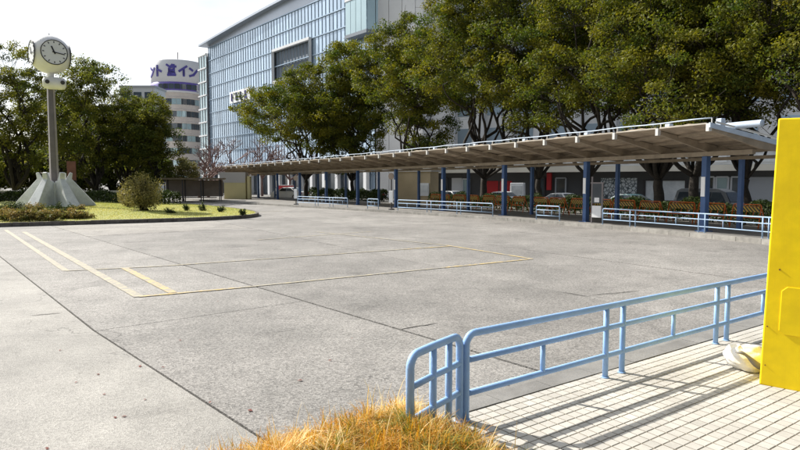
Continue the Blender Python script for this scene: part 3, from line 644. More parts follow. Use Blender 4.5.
for k in range(7):
    th0 = R(k*12-44); vs = []
    for j in range(4): t = th0+R(11)*j/3; vs += [cylp(t, HZ(90.6), HR+.56), cylp(t, HZ(85.6), HR+.56)]
    MB().add(vs, [(2*j, 2*j+2, 2*j+3, 2*j+1) for j in range(3)]).build('band_window', 'glass_dark', ht)
GL = {'to': [[(.3, 1), (.3, 0)], [(.3, .64), (.82, .40)]], 'i': [[(.88, 1), (.1, .45)], [(.56, .74), (.56, 0)]],
      'n': [[(.08, .88), (.38, .70)], [(.08, .04), (.5, .22), (.94, .78)]],
      'em': [[(.15, .06), (.9, .06)], [(.2, .2), (.85, .2)], [(.3, .1), (.3, .62)], [(.75, .1), (.75, .95)], [(.3, .62), (.62, .95)], [(.05, .95), (.3, .8)], [(.45, .5), (.75, .5)], [(.5, .75), (.95, .8)], [(.5, .1), (.5, .5)]],
      'L': [[(.2, 1), (.2, 0), (.8, 0)]]}
def glyph(g_, thc, wdeg, zb, h, wd, m, r):
    mb = MB()
    for st in GL[g_]:
        pts = []
        for (x0, y0), (x1, y1) in zip(st[:-1], st[1:]):
            for k in range(5): pts.append((x0+(x1-x0)*k/4, y0+(y1-y0)*k/4))
        P3 = [cylp(R(thc+(x-.5)*wdeg), zb+y*h, r) for x, y in pts]
        for p, q in zip(P3[:-1], P3[1:]):
            if (q-p).length < 1e-4: continue
            rad = Vector((p.x, p.y, 0)).normalized(); d = (q-p).normalized(); mb.bar(p-d*wd*.3, q+d*wd*.3, .25, wd, up=d.cross(rad))
    return mb.build('letter', m, ht)
zb, hh = HZ(77.6), HZ(67.2)-HZ(77.6)
glyph('n', -66, 21, zb, hh*.95, .5, 'indigo', HR+.42); glyph('to', -43, 20, zb, hh*.95, .5, 'indigo', HR+.42)
glyph('em', -14, 21, zb-.1, hh*1.08, .5, 'indigo', HR+.42); glyph('i', 10, 20, zb, hh*.92, .52, 'indigo', HR+.42); glyph('n', 33, 21, zb, hh*.85, .52, 'indigo', HR+.42)
glyph('L', 42, 5, HZ(91), HZ(85.5)-HZ(91), .35, 'hotel_white', HR+.6)
MB().tube([(0, 0, HZ(61)), (0, 0, HZ(50))], .12, 6).build('antenna', 'pole_grey', ht)

# ---- small grey block left of the hotel
gk = thing('grey_block', 'pale grey low office block left of the round hotel tower', 'building', (at(146, 182, 135)[0], 135, -.45))
bz = lambda py: 1.9+(182.5-py)/600*133+.45
MB().box((0, 0, bz(90)/2), (7.5, 6, bz(90))).build('wall', 'panel_white', gk)
for r_ in range(5):
    for c in range(3): MB().box((-2.4+c*2.4, -3.02, bz(98)-r_*3.6), (1.7, .12, 1.7)).build('window', 'glass_dark', gk)
MB().box((0, 0, bz(89)), (7.9, 6.4, .5)).build('parapet', 'panel_grey', gk)

# ---- shop building behind the trees on the right
F0 = Vector((2.8, 82, -.45)); FE = Vector((.895, -.446, 0)); FN = Vector((-.446, -.895, 0)); FL = 62
sb_ = thing('shop_building', 'long pale shop building with cream ledge behind the canopy', 'building', tuple(F0))
def fx(px): return on_face(px, 182, F0, FE, FN)[0]
def frect(name, m, s0, s1, z0, z1, d0, d1, parent=None):
    o = MB().extr([(s0, z0), (s1, z0), (s1, z1), (s0, z1)], F0, FE, UPZ, FN, d0, d1).build(name, m, parent or sb_, world=(parent is None))
    if parent is not None:
        o.matrix_parent_inverse = Matrix.Translation(-Vector(F0))
    return o
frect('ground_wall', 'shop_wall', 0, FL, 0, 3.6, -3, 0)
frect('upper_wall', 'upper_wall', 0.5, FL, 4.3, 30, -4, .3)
frect('ledge', 'cream', -.5, FL, 3.6, 4.25, 0, 1.6)
zz = lambda px, py: on_face(px, py, F0, FE, FN)[1]+.45
for k in range(24):
    s = 2+k*2.5; frect('clerestory_window', 'sign_white' if k % 3 else 'display', s, s+2.1, 4.55, 5.35, .3, .4)  # opaque white colour stands in for bright reflections in the panes
for k in range(15):
    for r_ in range(6):
        if k < 1: continue
        s = 1.5+k*4; wn = frect('window', 'glass_blue', s, s+1.9, 7.2+r_*3.7, 9.3+r_*3.7, .3, .36)
for k in range(16): frect('pilaster', 'panel_white', .6+k*4, 1.2+k*4, 5.8, 30, .3, .75)
def shop(px0, px1, py0, py1, m, name, d=.12, frame=None):
    s0, s1 = fx(px0), fx(px1); p = (px0+px1)/2; z0, z1 = max(.02, zz(p, py1)), zz(p, py0)
    o = frect(name, m, s0, s1, z0, z1, 0, d)
    if frame:
        f = MB(); t = .16
        for a, b in (((s0, z0), (s1, z0)), ((s0, z1), (s1, z1)), ((s0, z0), (s0, z1)), ((s1, z0), (s1, z1))):
            f.bar(F0+FE*a[0]+UPZ*a[1]+FN*(d+.06), F0+FE*b[0]+UPZ*b[1]+FN*(d+.06), t, t)
        q = f.build('frame', frame, o); q.matrix_parent_inverse = Matrix.Translation(-Vector(F0))
    return o
shop(437, 448, 178, 203, 'glass_dark', 'shop_window', frame='steel_dark'); shop(452, 462, 178, 203, 'panel_white', 'wall_panel'); shop(463, 470, 179, 203, 'glass_teal', 'shop_window', frame='panel_white')
shop(481, 486, 176, 203, 'panel_white', 'wall_panel'); shop(487, 498.5, 181, 203, 'red', 'red_panel'); shop(500, 512, 181, 203, 'red', 'red_panel')
shop(535, 545, 178, 203, 'glass_dark', 'shop_window', frame='steel_dark'); shop(547.5, 552, 173, 190, 'red', 'banner', d=.5)
shop(556, 566, 178, 203, 'glass_dark', 'shop_window', frame='panel_grey'); shop(583, 590, 178, 203, 'glass_teal', 'shop_window', frame='steel_dark')
shop(601, 637, 178, 206, 'mural', 'mural_panel'); shop(645, 686, 180, 201, 'display', 'display_window', frame='steel_dark')
shop(700, 714, 177, 206, 'glass_dark', 'shop_window', frame='panel_white'); shop(716, 728, 177, 206, 'glass_teal', 'shop_window', frame='panel_white'); shop(731, 745, 177, 206, 'glass_dark', 'shop_window', frame='panel_white')
shop(748, 790, 177, 206, 'panel_grey', 'wall_panel')
# white kiosk box in front of the shops
kx = F0+FE*fx(526.5)+FN*4
kq = thing('vending_kiosk', 'white box kiosk standing on the pavement before the dark shop front', 'kiosk', tuple(kx), math.atan2(FE.y, FE.x))
MB().box((0, 0, 1.15), (1.7, .9, 2.3), top=.94).build('body', 'sign_white', kq, bevel=.04); MB().box((0, -.45, 1.35), (1.3, .06, 1.2)).build('display_panel', 'display', kq)

# ================================================================== CANOPY
BAY = 1.95; NB = 33; DEP = 4.6
cz = lambda o: 3.65-.15*o
base = EDGE.off(NB*BAY/2, 2.4)
cn = thing('bus_canopy', 'long curved bus stop canopy with blue columns and brown ribbed underside', 'canopy', (base[0], base[1], .15))
def C3(t, o, z): p = EDGE.off(t, o); return Vector((p[0], p[1], z))
for k in range(NB+1):
    t = k*BAY; p = C3(t, 0, 0); nv = EDGE.nor(t); nv = Vector((nv[0], nv[1], 0)); tv_ = EDGE.tan(t); tv_ = Vector((tv_[0], tv_[1], 0))
    poly = [(.06, cz(.06)-.13), (2.4, cz(2.4)-.30), (DEP, cz(DEP)-.12), (DEP, cz(DEP)-.01), (.06, cz(.06)-.01)]
    rb = MB().extr(poly, p, nv, UPZ, tv_, -.045, .045).build('rib', 'roof_rib', cn, world=True)
    MB().extr([(-.07, cz(0)-.17), (.055, cz(0)-.17), (.075, cz(0)+.07), (-.07, cz(0)+.07)], p, nv, UPZ, tv_, -.055, .055).build('rib_end_cap', 'white_steel', cn, world=True)
    if k in (0, 1) or k % 2: MB().extr([(.40, cz(.4)+.03), (.62, cz(.4)+.03), (.60, cz(.4)+.30), (.42, cz(.4)+.30)], p, nv, UPZ, tv_, -.10, .10).build('roof_box', 'pale_blue', cn, world=True, bevel=.02)
    MB().tube([C3(t, .12, cz(.1)), C3(t, .12, cz(.1)+.26)], .022, 6).build('edge_pipe_post', 'white_steel', cn, world=True)
    if k < NB:
        mb = MB(); NS = 8; vs = []
        for i in range(NS+1):
            u = i/NS; tt = t+.003+(BAY-.006)*u; arch = .07*math.sin(math.pi*u)+(.022 if i % 2 else 0)+.012*math.sin(k*2.3)+.008*math.sin(k*5.1+i)
            for o in (0.0, 1.5, 3.0, DEP+.05): vs.append(C3(tt, o, cz(o)+arch))
        m4 = 4; fs = [(i*m4+j, (i+1)*m4+j, (i+1)*m4+j+1, i*m4+j+1) for i in range(NS) for j in range(3)]
        nn = len(vs); vs2 = vs+[v+UPZ*.035 for v in vs]
        fs2 = fs+[tuple(nn+q for q in f[::-1]) for f in fs]
        fs2 += [(i*m4, nn+i*m4, nn+(i+1)*m4, (i+1)*m4) for i in range(NS)]+[(i*m4+3, (i+1)*m4+3, nn+(i+1)*m4+3, nn+i*m4+3) for i in range(NS)]
        mb.add(vs2, fs2); pn = mb.build('roof_panel', 'roof_under', cn, world=True)
        # front trim strip, cross purlins and diagonal stays of this bay
        MB().bar(C3(t+.08, -.01, cz(0)+.075), C3(t+BAY-.08, -.01, cz(0)+.075), .03, .045).build('edge_trim', 'edge_beige', cn, world=True)
        for o in (.9, 1.9, 2.9, 3.9):
            MB().bar(C3(t+.05, o, cz(o)-.045), C3(t+BAY-.05, o, cz(o)-.045), .05, .07).build('purlin', 'roof_rib', cn, world=True)
MB().tube([C3(t, .12, cz(.1)+.26+.012*math.sin(t*2.1)) for t in np.arange(0, NB*BAY, .65)], .022, 6).build('edge_pipe', 'pale_blue', cn, world=True, smooth=True)
MB().tube([C3(t, 1.1, 3.69) for t in np.concatenate([[-.95, -.94], np.arange(-.9, NB*BAY, .65)])], .105, 12).build('roof_tube', 'pale_blue', cn, world=True, smooth=True)
p = C3(-.06, 0, 0); nv = EDGE.nor(0); nv = Vector((nv[0], nv[1], 0)); tv_ = EDGE.tan(0); tv_ = Vector((tv_[0], tv_[1], 0))
MB().extr([(-.08, cz(0)-.06), (DEP, cz(DEP)-.05), (DEP, cz(DEP)+.10), (-.08, cz(0)+.09)], p, nv, UPZ, tv_, -.05, .0).build('end_fascia', 'pale_blue', cn, world=True)
MB().tube([C3(-.08, .2, cz(.2)+.14), C3(-.08, DEP, cz(DEP)+.2)], .035, 8).build('end_pipe', 'white_steel', cn, world=True)
for off, hgt, z in ((2.4, .16, cz(2.4)-.38), (4.3, .12, cz(4.3)-.2)):
    pts = [C3(t, off, z) for t in np.arange(.2, NB*BAY, BAY/2)]
    mb = MB()
    for a, b in zip(pts[:-1], pts[1:]): mb.bar(a, b, .16, hgt)
    mb.build('girder', 'roof_rib', cn, world=True)
for i, k in enumerate(range(1, NB+1, 3)):
    t = k*BAY; d = EDGE.tan(t); rz = math.atan2(d[1], d[0])
    p = EDGE.off(t, 2.4); h = cz(2.4)-.46-.15
    cl = MB().box((p[0], p[1], .15+h/2), (.21, .21, h), rz).build('column', 'blue_col', cn, world=True, bevel=.015)
    bpz = MB().box((p[0], p[1], .165), (.42, .42, .03), rz).build('base_plate', 'blue_col', None); bpz.parent = cl; bpz.matrix_parent_inverse = Matrix.Translation(-Vector(cn.location))
    q = Vector((p[0], p[1], 1.75))-Vector((EDGE.nor(t)[0], EDGE.nor(t)[1], 0))*.12
    if i % 2 == 0 or i < 4:
        o = MB().box(tuple(q), (.16, .02, .7), rz).build('notice_plate', 'sign_white', None); o.parent = cl; o.matrix_parent_inverse = Matrix.Translation(-Vector(cn.location))
    p = EDGE.off(t, 4.3); h = cz(4.3)-.26-.15
    MB().box((p[0], p[1], .15+h/2), (.15, .15, h), rz).build('back_column', 'blue_col', cn, world=True)

# ---- yellow walled stair house at the far end of the canopy
tq = EDGE.find(235, -.9); q = EDGE.off(tq, -.9); d = np.array([-.62, .78]); rz = math.atan2(d[1], d[0])
yb = thing('yellow_stair_house', 'yellow walled stair house with flared white top at canopy end', 'stair house', (q[0], q[1], -.02), 0.05)
MB().box((0, .7, 1.35), (2.25, 1.4, 2.7)).build('wall', 'booth_yellow', yb)
MB().add([(-1.15, -.03, 1.9), (1.1, -.03, 1.9), (1.15, -.03, 3.0), (-1.75, -.03, 3.0), (-1.15, 1.42, 1.9), (1.1, 1.42, 1.9), (1.15, 1.42, 3.0), (-1.75, 1.42, 3.0)],
         [(0, 1, 2, 3), (7, 6, 5, 4), (0, 4, 5, 1), (1, 5, 6, 2), (2, 6, 7, 3), (3, 7, 4, 0)]).build('flared_top', 'booth_white', yb)
MB().box((1.45, .4, 1.3), (.28, .9, 2.6)).build('door_jamb', 'booth_yellow', yb)
# ---- tan booth behind the canopy
t = EDGE.find(413, 6.2); p = EDGE.off(t, 6.2)
tb = thing('tan_booth', 'tan walled booth with map board under the canopy', 'booth', (p[0], p[1], .15), math.atan2(EDGE.tan(t)[1], EDGE.tan(t)[0])+math.pi+.55)
MB().box((0, .8, 1.3), (3.0, 1.6, 2.6)).build('wall', 'booth_tan', tb); MB().box((0, .8, 2.68), (3.3, 1.9, .16)).build('roof', 'booth_white', tb)
MB().box((.95, -.06, 1.2), (.95, .1, 1.0)).build('map_board', 'sign_white', tb, bevel=.02); MB().box((.55, -.03, 1.3), (.07, .08, 2.6)).build('post', 'steel_dark', tb)
MB().box((.95, -.12, 1.25), (.8, .02, .55)).build('map_sheet', 'display', tb)

# ================================================================== RAILS
def rail(name, label, pts, h=.64, z0=.15, r=.026, m='rail_pale', group=None, stubs=1, mids=(.70, .31), round_ends=True, pairs=True, rm=.019):
    """pts = ground points of the posts in order; adjacent posts closer than 0.5 m are a pair"""
    P2 = [Vector((a, b, z0)) for a, b in pts]; root = thing(name, label, 'railing', tuple(P2[0]), 0, group); H_ = Vector((0, 0, h)); cr = .085
    d0 = (P2[1]-P2[0]).normalized(); d1 = (P2[-1]-P2[-2]).normalized()
    path = [P2[0]]; path += [P2[0]+H_-Vector((0, 0, cr))+Vector((0, 0, cr))*math.sin(a)+d0*cr*(1-math.cos(a)) for a in np.linspace(0, math.pi/2, 7)]
    path += [p+H_ for p in P2[1:-1]]
    path += [P2[-1]+H_-d1*cr*(1-math.sin(a))-Vector((0, 0, cr))*(1-math.cos(a)) for a in np.linspace(math.pi/2, 0, 7)][::1] if False else [P2[-1]+H_-d1*cr+d1*cr*math.sin(a)-Vector((0, 0, cr))*(1-math.cos(a)) for a in np.linspace(0, math.pi/2, 7)]
    path += [P2[-1]]
    MB().tube(path, r, 12).build('top_rail', m, root, world=True, smooth=True)
    for p in P2[1:-1]: MB().tube([p, p+H_], r*.92, 12).build('post', m, root, world=True, smooth=True)
    for f in mids:
        MB().tube([p+H_*f for p in P2], rm, 10).build('rail_bar', m, root, world=True, smooth=True)
    for a, b in zip(P2[:-1], P2[1:]):
        Ls = (b-a).length
        if Ls < .5: continue
        ns = stubs if stubs else 0
        if ns == 'auto': ns = max(1, round(Ls/.95)-1)
        for i in range(ns):
            q = a+(b-a)*((i+1)/(ns+1)); MB().tube([q+H_*mids[1], q+H_*mids[0]], rm*.9, 8).build('baluster', m, root, world=True, smooth=True)
    for p in P2: MB().lathe([(r*1.35, 0), (r*1.35, .006), (r, .01)], tuple(p), 12).build('base_flange', m, root, world=True)
    return root
# near railing along the tiled plaza : continuous, posts in pairs
fp = [G(465, 420, .15)[:2], G(607, 378, .15)[:2], G(624, 373, .15)[:2], G(713, 343, .15)[:2], G(725, 340, .15)[:2]]
aL = float(np.dot(fp[0], VA)); bR = float(np.mean([np.dot(p, VB) for p in fp]))
aa = [float(np.dot(p, VA)) for p in fp]; aa += [aa[-1]+1.72, aa[-1]+1.97, aa[-1]+3.7]
rail('handrail', 'bright blue pipe railing along the tiled plaza kerb', [RB(a, bR) for a in aa], h=.645, m='blue_rail', mids=(.70, .31), r=.0275, rm=.0235)
# short end section turning into the dry grass
se = [(.435, 4.29), (.345, 4.16), (.225, 4.0), (.065, 3.76)]
rail('end_railing', 'short bright blue railing section rounding into the dry grass', se, h=.645, m='blue_rail', mids=(.68, .34), stubs=0, r=.0275, rm=.0235)
# far railings along the canopy kerb
def far_rail(label, pxs, off=.42):
    pts = []
    for px in pxs:
        t = KERB.find(px, off); pts.append(tuple(KERB.off(t, off)))
    return rail('kerb_railing', label, pts, h=.66, r=.025, rm=.018, group='pale blue railings along the canopy kerb', stubs=2)
far_rail('pale blue railing nearest the yellow box along the far kerb', [603, 630, 635.5, 698, 704.5, 762, 768, 805])
far_rail('short pale blue railing between the notice board and long middle railing', [536.5, 559.5])
far_rail('long pale blue railing in front of the tan booth', [398, 427, 431, 457, 460.5, 493])
far_rail('very short pale blue railing left of the bus stop pole', [367.5, 378.5])
far_rail('farthest pale blue railing beside the far slim sign pole', [297.5, 315, 318, 330, 333, 347.5])

# bus stop sign poles and timetable boards
t = KERB.find(597, .7); p = KERB.off(t, .7); rz = math.atan2(KERB.tan(t)[1], KERB.tan(t)[0])
bs = thing('timetable_board', 'dark framed bus timetable board on two posts by the kerb', 'notice board', (p[0], p[1], .15), rz+math.pi+.25)
for x in (-.24, .24): MB().bar((x, 0, 0 if x < 0 else .25), (x, 0, 2.0 if x < 0 else 1.75), .06, .06).build('post', 'pole_grey', bs)
MB().box((0, 0, 1.28), (.42, .05, .85)).build('glass_case', 'glass_dark', bs); MB().box((0, -.01, .5), (.42, .07, .5)).build('lower_panel', 'sign_white', bs); MB().box((0, -.032, 1.0), (.22, .014, .2)).build('paper_notice', 'sign_white', bs)
MB().bar((-.3, 0, 1.73), (.3, 0, 1.73), .07, .06).build('top_bar', 'pole_grey', bs)
def stop_pole(px, label, h, off=.6):
    t = KERB.find(px, off); p = KERB.off(t, off)
    s = thing('bus_stop_pole', label, 'bus stop', (p[0], p[1], .15), math.atan2(KERB.tan(t)[1], KERB.tan(t)[0])+math.pi+.3, 'bus stop poles on the far kerb')
    MB().tube([(0, 0, 0), (0, 0, h)], .04, 10).build('pole', 'steel_dark', s); MB().box((0, -.03, .85), (.3, .06, .75)).build('timetable', 'sign_white', s, bevel=.01)
    d = MB(); n_ = 20; d.extr([(.21*math.cos(2*math.pi*i/n_), .21*math.sin(2*math.pi*i/n_)) for i in range(n_)], (0, -.045, h-.2), (1, 0, 0), (0, 0, 1), (0, 1, 0), 0, .03); d.build('sign_disc', 'shelter_brown', s)
    MB().lathe([(.2, 0), (.2, .06), (.06, .1)], (0, 0, 0), 16).build('foot', 'steel_dark', s)
stop_pole(391.5, 'dark bus stop pole with white timetable left of the tan booth', 2.35)
stop_pole(296, 'slim dark bus stop pole at the farthest railing end', 2.3)

# barricades in a row behind the canopy
bar0 = None
ts_b = [EDGE.find(px, 5.3, .15) for px in (770,)]
tcur = EDGE.find(785, 5.3); k = 0
while k < 17:
    t = tcur+1.52*k+random.uniform(-.12, .12); p = EDGE.off(t, 5.6+random.uniform(-.15, .15)); d = EDGE.tan(t); rz = math.atan2(d[1], d[0])+math.pi+random.uniform(-.14, .14)
    lab = '%s striped orange barricade in the row behind the canopy, counted from the yellow box' % ORD[k] if k else 'striped orange barricade in the canopy row nearest the yellow box'
    if bar0 is None:
        bar0 = thing('barricade', lab, 'barricade', (p[0], p[1], .15), rz, 'striped barricades behind the canopy')
        MB().tube([(-.62, -.16, 0), (-.60, 0, .84), (-.56, 0, .9), (.56, 0, .9), (.60, 0, .84), (.62, -.16, 0)], .022, 8).build('front_frame', 'orange', bar0, smooth=True)
        MB().tube([(-.60, .3, 0), (-.58, .02, .82), (.58, .02, .82), (.60, .3, 0)], .022, 8).build('rear_frame', 'orange', bar0, smooth=True)
        MB().box((0, -.03, .72), (1.1, .03, .2)).build('striped_board', 'hazard', bar0)
        MB().tube([(-.6, -.08, .40), (.6, -.08, .40)], .02, 8).build('lower_bar', 'orange', bar0)
        for x in (-.3, .0, .3): MB().tube([(x, -.08, .40), (x, -.02, .64)], .014, 6).build('upright', 'orange', bar0)
    else:
        c = copy_tree(bar0); c.location = (p[0], p[1], .15); c.rotation_euler = (0, 0, rz); c['label'] = lab
    k += 1

# ================================================================== CLOCK
ck = thing('clock_tower', 'tall white ball clock on grey post with finned concrete base', 'clock', (-22.95, 40.0, .28))
for i in range(6):
    a = R(-60+26+60*i); u = Vector((math.cos(a), math.sin(a), 0)); v = Vector((-u.y, u.x, 0))
    poly = [(.3, 0), (2.42, 0), (2.34, .2), (1.0, 1.85), (1.06, 2.25), (.9, 2.3), (.62, 1.75), (.3, 1.7)]
    fb = MB(); n_ = len(poly)
    th = [.16, .40, .38, .17, .14, .14, .15, .15]
    vs = [u*p[0]+UPZ*p[1]-v*th[j] for j, p in enumerate(poly)]+[u*p[0]+UPZ*p[1]+v*th[j] for j, p in enumerate(poly)]
    fb.add(vs, [tuple(range(n_-1, -1, -1)), tuple(range(n_, 2*n_))]+[(j, (j+1) % n_, n_+(j+1) % n_, n_+j) for j in range(n_)]); fb.build('base_fin', 'conc_base', ck, bevel=.03)
MB().lathe([(.5, 0), (.42, 1.6), (.3, 1.62)], n=6).build('base_core', 'conc_base', ck)
va = math.atan2(-40, 23); vr = Vector((-math.sin(va), math.cos(va), 0)); vf = Vector((math.cos(va), math.sin(va), 0))   # right of view, towards view
PTOP = 8.25
MB().tube([vr*-.08+UPZ*1.2, vr*-.08+UPZ*PTOP], [.25, .19], 4).build('post', 'pole_grey', ck)
MB().bar(vr*.20+vf*.06+UPZ*1.2, vr*.15+vf*.06+UPZ*PTOP, .16, .12, up=vr).build('side_post', 'side_mauve', ck)
MB().tube([UPZ*(PTOP), UPZ*(PTOP+.65)], .2, 10).build('neck', 'clock_body', ck)
bx = MB(); pr = [(0, -.68), (.2, -.68), (.36, -.58), (.4, -.3), (.4, .3), (.36, .58), (.2, .68), (0, .68)]
vs = []; n_ = 16
for rr, s in pr: vs += [vr*s+(vf*math.cos(2*math.pi*j/n_)+UPZ*math.sin(2*math.pi*j/n_))*rr+UPZ*(PTOP-.15)+vf*.25+vr*.2 for j in range(n_)]
bx.add(vs, [(i*n_+j, i*n_+(j+1) % n_, (i+1)*n_+(j+1) % n_, (i+1)*n_+j) for i in range(len(pr)-1) for j in range(n_)]); sp = bx.build('speaker_housing', 'clock_body', ck, smooth=True)
for s in (-.25, .62):
    c_ = vr*(s+.05)+vf*.64+UPZ*(PTOP-.12); MB().tube([c_-vf*.1, c_+vf*.05], .13, 14).build('speaker_horn', 'steel_dark', sp)
BC = Vector((0, 0, PTOP+1.72)); BRr = 1.24
fa = va+R(14)
# rounded body : sphere cut flat by four dial faces
bb = MB(); nu, nv_ = 48, 28; vs = []
nf = [Vector((math.cos(fa+i*math.pi/2), math.sin(fa+i*math.pi/2), 0)) for i in range(4)]
for i in range(nv_+1):
    ph = -math.pi/2+math.pi*i/nv_
    for j in range(nu):
        a = fa+2*math.pi*j/nu; d_ = Vector((math.cos(ph)*math.cos(a), math.cos(ph)*math.sin(a), math.sin(ph)))
        rr = BRr
        for q in nf:
            dd = d_.dot(q)
            if dd > .01: rr = min(rr, 1.02/dd)
        if abs(d_.z) > .01: rr = min(rr, 1.18/abs(d_.z))
        vs.append(BC+d_*rr)
bb.add(vs, [(i*nu+j, i*nu+(j+1) % nu, (i+1)*nu+(j+1) % nu, (i+1)*nu+j) for i in range(nv_) for j in range(nu)])
bo = bb.build('clock_body', 'clock_body', ck)
MB().tube([BC+UPZ*1.15, BC+UPZ*1.38], .05, 8).build('finial', 'clock_body', ck)
for i in range(4):
    q = nf[i]; rt = Vector((-q.y, q.x, 0)); o = BC+q*1.03; n_ = 32
    cp = [(.76*math.cos(2*math.pi*k/n_), .76*math.sin(2*math.pi*k/n_)) for k in range(n_)]
    dl = MB().extr(cp, o, rt, UPZ, q, 0, .03).build('dial', 'clock_face', ck)
    rg = MB(); rg.tube([o+q*.03+(rt*math.cos(2*math.pi*k/n_)+UPZ*math.sin(2*math.pi*k/n_))*.77 for k in range(n_+1)], .03, 6, caps=False); rg.build('dial_rim', 'black', dl, smooth=True)
    for k in range(12):
        a = 2*math.pi*k/12; e = rt*math.sin(a)+UPZ*math.cos(a); MB().bar(o+q*.04+e*.58, o+q*.04+e*.69, .02, .05, up=e.cross(q)).build('hour_mark', 'black', dl)
    for ang, ln, wd in ((-24, .40, .08), (98, .60, .055)):
        a = R(ang); e = rt*math.sin(a)+UPZ*math.cos(a); MB().bar(o+q*.06-e*.12, o+q*.06+e*ln, .02, wd, up=e.cross(q)).build('hand', 'black', dl)

# ================================================================== YELLOW BOX AND SACK
yo = np.array([3.126, 5.113]); ya = math.atan2(-.62, .785)
yx = thing('yellow_metal_box', 'tall bright yellow metal cabinet at the right edge of the plaza', 'cabinet', (yo[0], yo[1], .147), ya); yx.rotation_euler = (0, R(1.4), ya)
MB().box((.8, .2, 1.145), (1.6, .4, 2.29)).build('body', 'yellow', yx, bevel=.012)
hp = [(.36, .0), (.40, -.03), (.80, -.03), (.84, .0), (.84, .34), (.80, .38), (.40, .38), (.36, .34)]
hx0 = .10
hh_ = MB().extr([(x-.36+.115, z+.50) for x, z in hp], (0, 0, 0), (1, 0, 0), (0, 0, 1), (0, -1, 0), .0, .009).build('hatch', 'yellow', yx, bevel=.004)
for (x, z, r_) in ((.03, .52, .006), (.165, .87, .006), (.09, 1.02, .007), (.035, .18, .005), (.2, 1.6, .005)):
    MB().tube([(x, -.001, z), (x, -.007, z)], r_, 8).build('bolt', 'rust', yx)
# sack
bg_ = MB(); nu, nv_ = 40, 24; vs = []
for i in range(nv_+1):
    ph = -math.pi/2+math.pi*i/nv_
    for j in range(nu):
        a = 2*math.pi*j/nu; x = math.cos(ph)*math.cos(a); y = math.cos(ph)*math.sin(a); z = math.sin(ph)
        k_ = 1+.10*math.sin(3*a+1.3*ph)+.05*math.sin(7*a+4*ph)+.04*math.sin(11*ph+2*a)
        X, Y_, Z = .165*x*k_, .13*y*k_, .115*z*k_+.10
        Z += .07*max(0, x)**1.2+.02*y; X -= .05*z
        vs.append((X, Y_, max(.001, Z)))
bg_.add(vs, [(i*nu+j, i*nu+(j+1) % nu, (i+1)*nu+(j+1) % nu, (i+1)*nu+j) for i in range(nv_) for j in range(nu)])
sp_ = G(750, 374, .147)
sk = thing('white_sack', 'crumpled white plastic sack leaning against the yellow cabinet', 'sack', (sp_[0]+.03, sp_[1]+.13, .147), R(-15))
bo = bg_.build('bag', 'bag', sk, smooth=True)
fl = MB(); n_ = 14; rows = []
for i in range(n_+1):
    a = i/n_; rows.append([(-.13+.30*a+.012*math.sin(9*a), -.145-.03*math.sin(math.pi*a), .19-.17*a+.02*math.sin(7*a)), (-.08+.28*a, -.172-.03*math.sin(math.pi*a), .215-.19*a)])
fl.add([p for r_ in rows for p in r_], [(2*i, 2*i+2, 2*i+3, 2*i+1) for i in range(n_)]); so = fl.build('fold', 'rope', sk, smooth=True); sm = so.modifiers.new('s', 'SOLIDIFY'); sm.thickness = .012

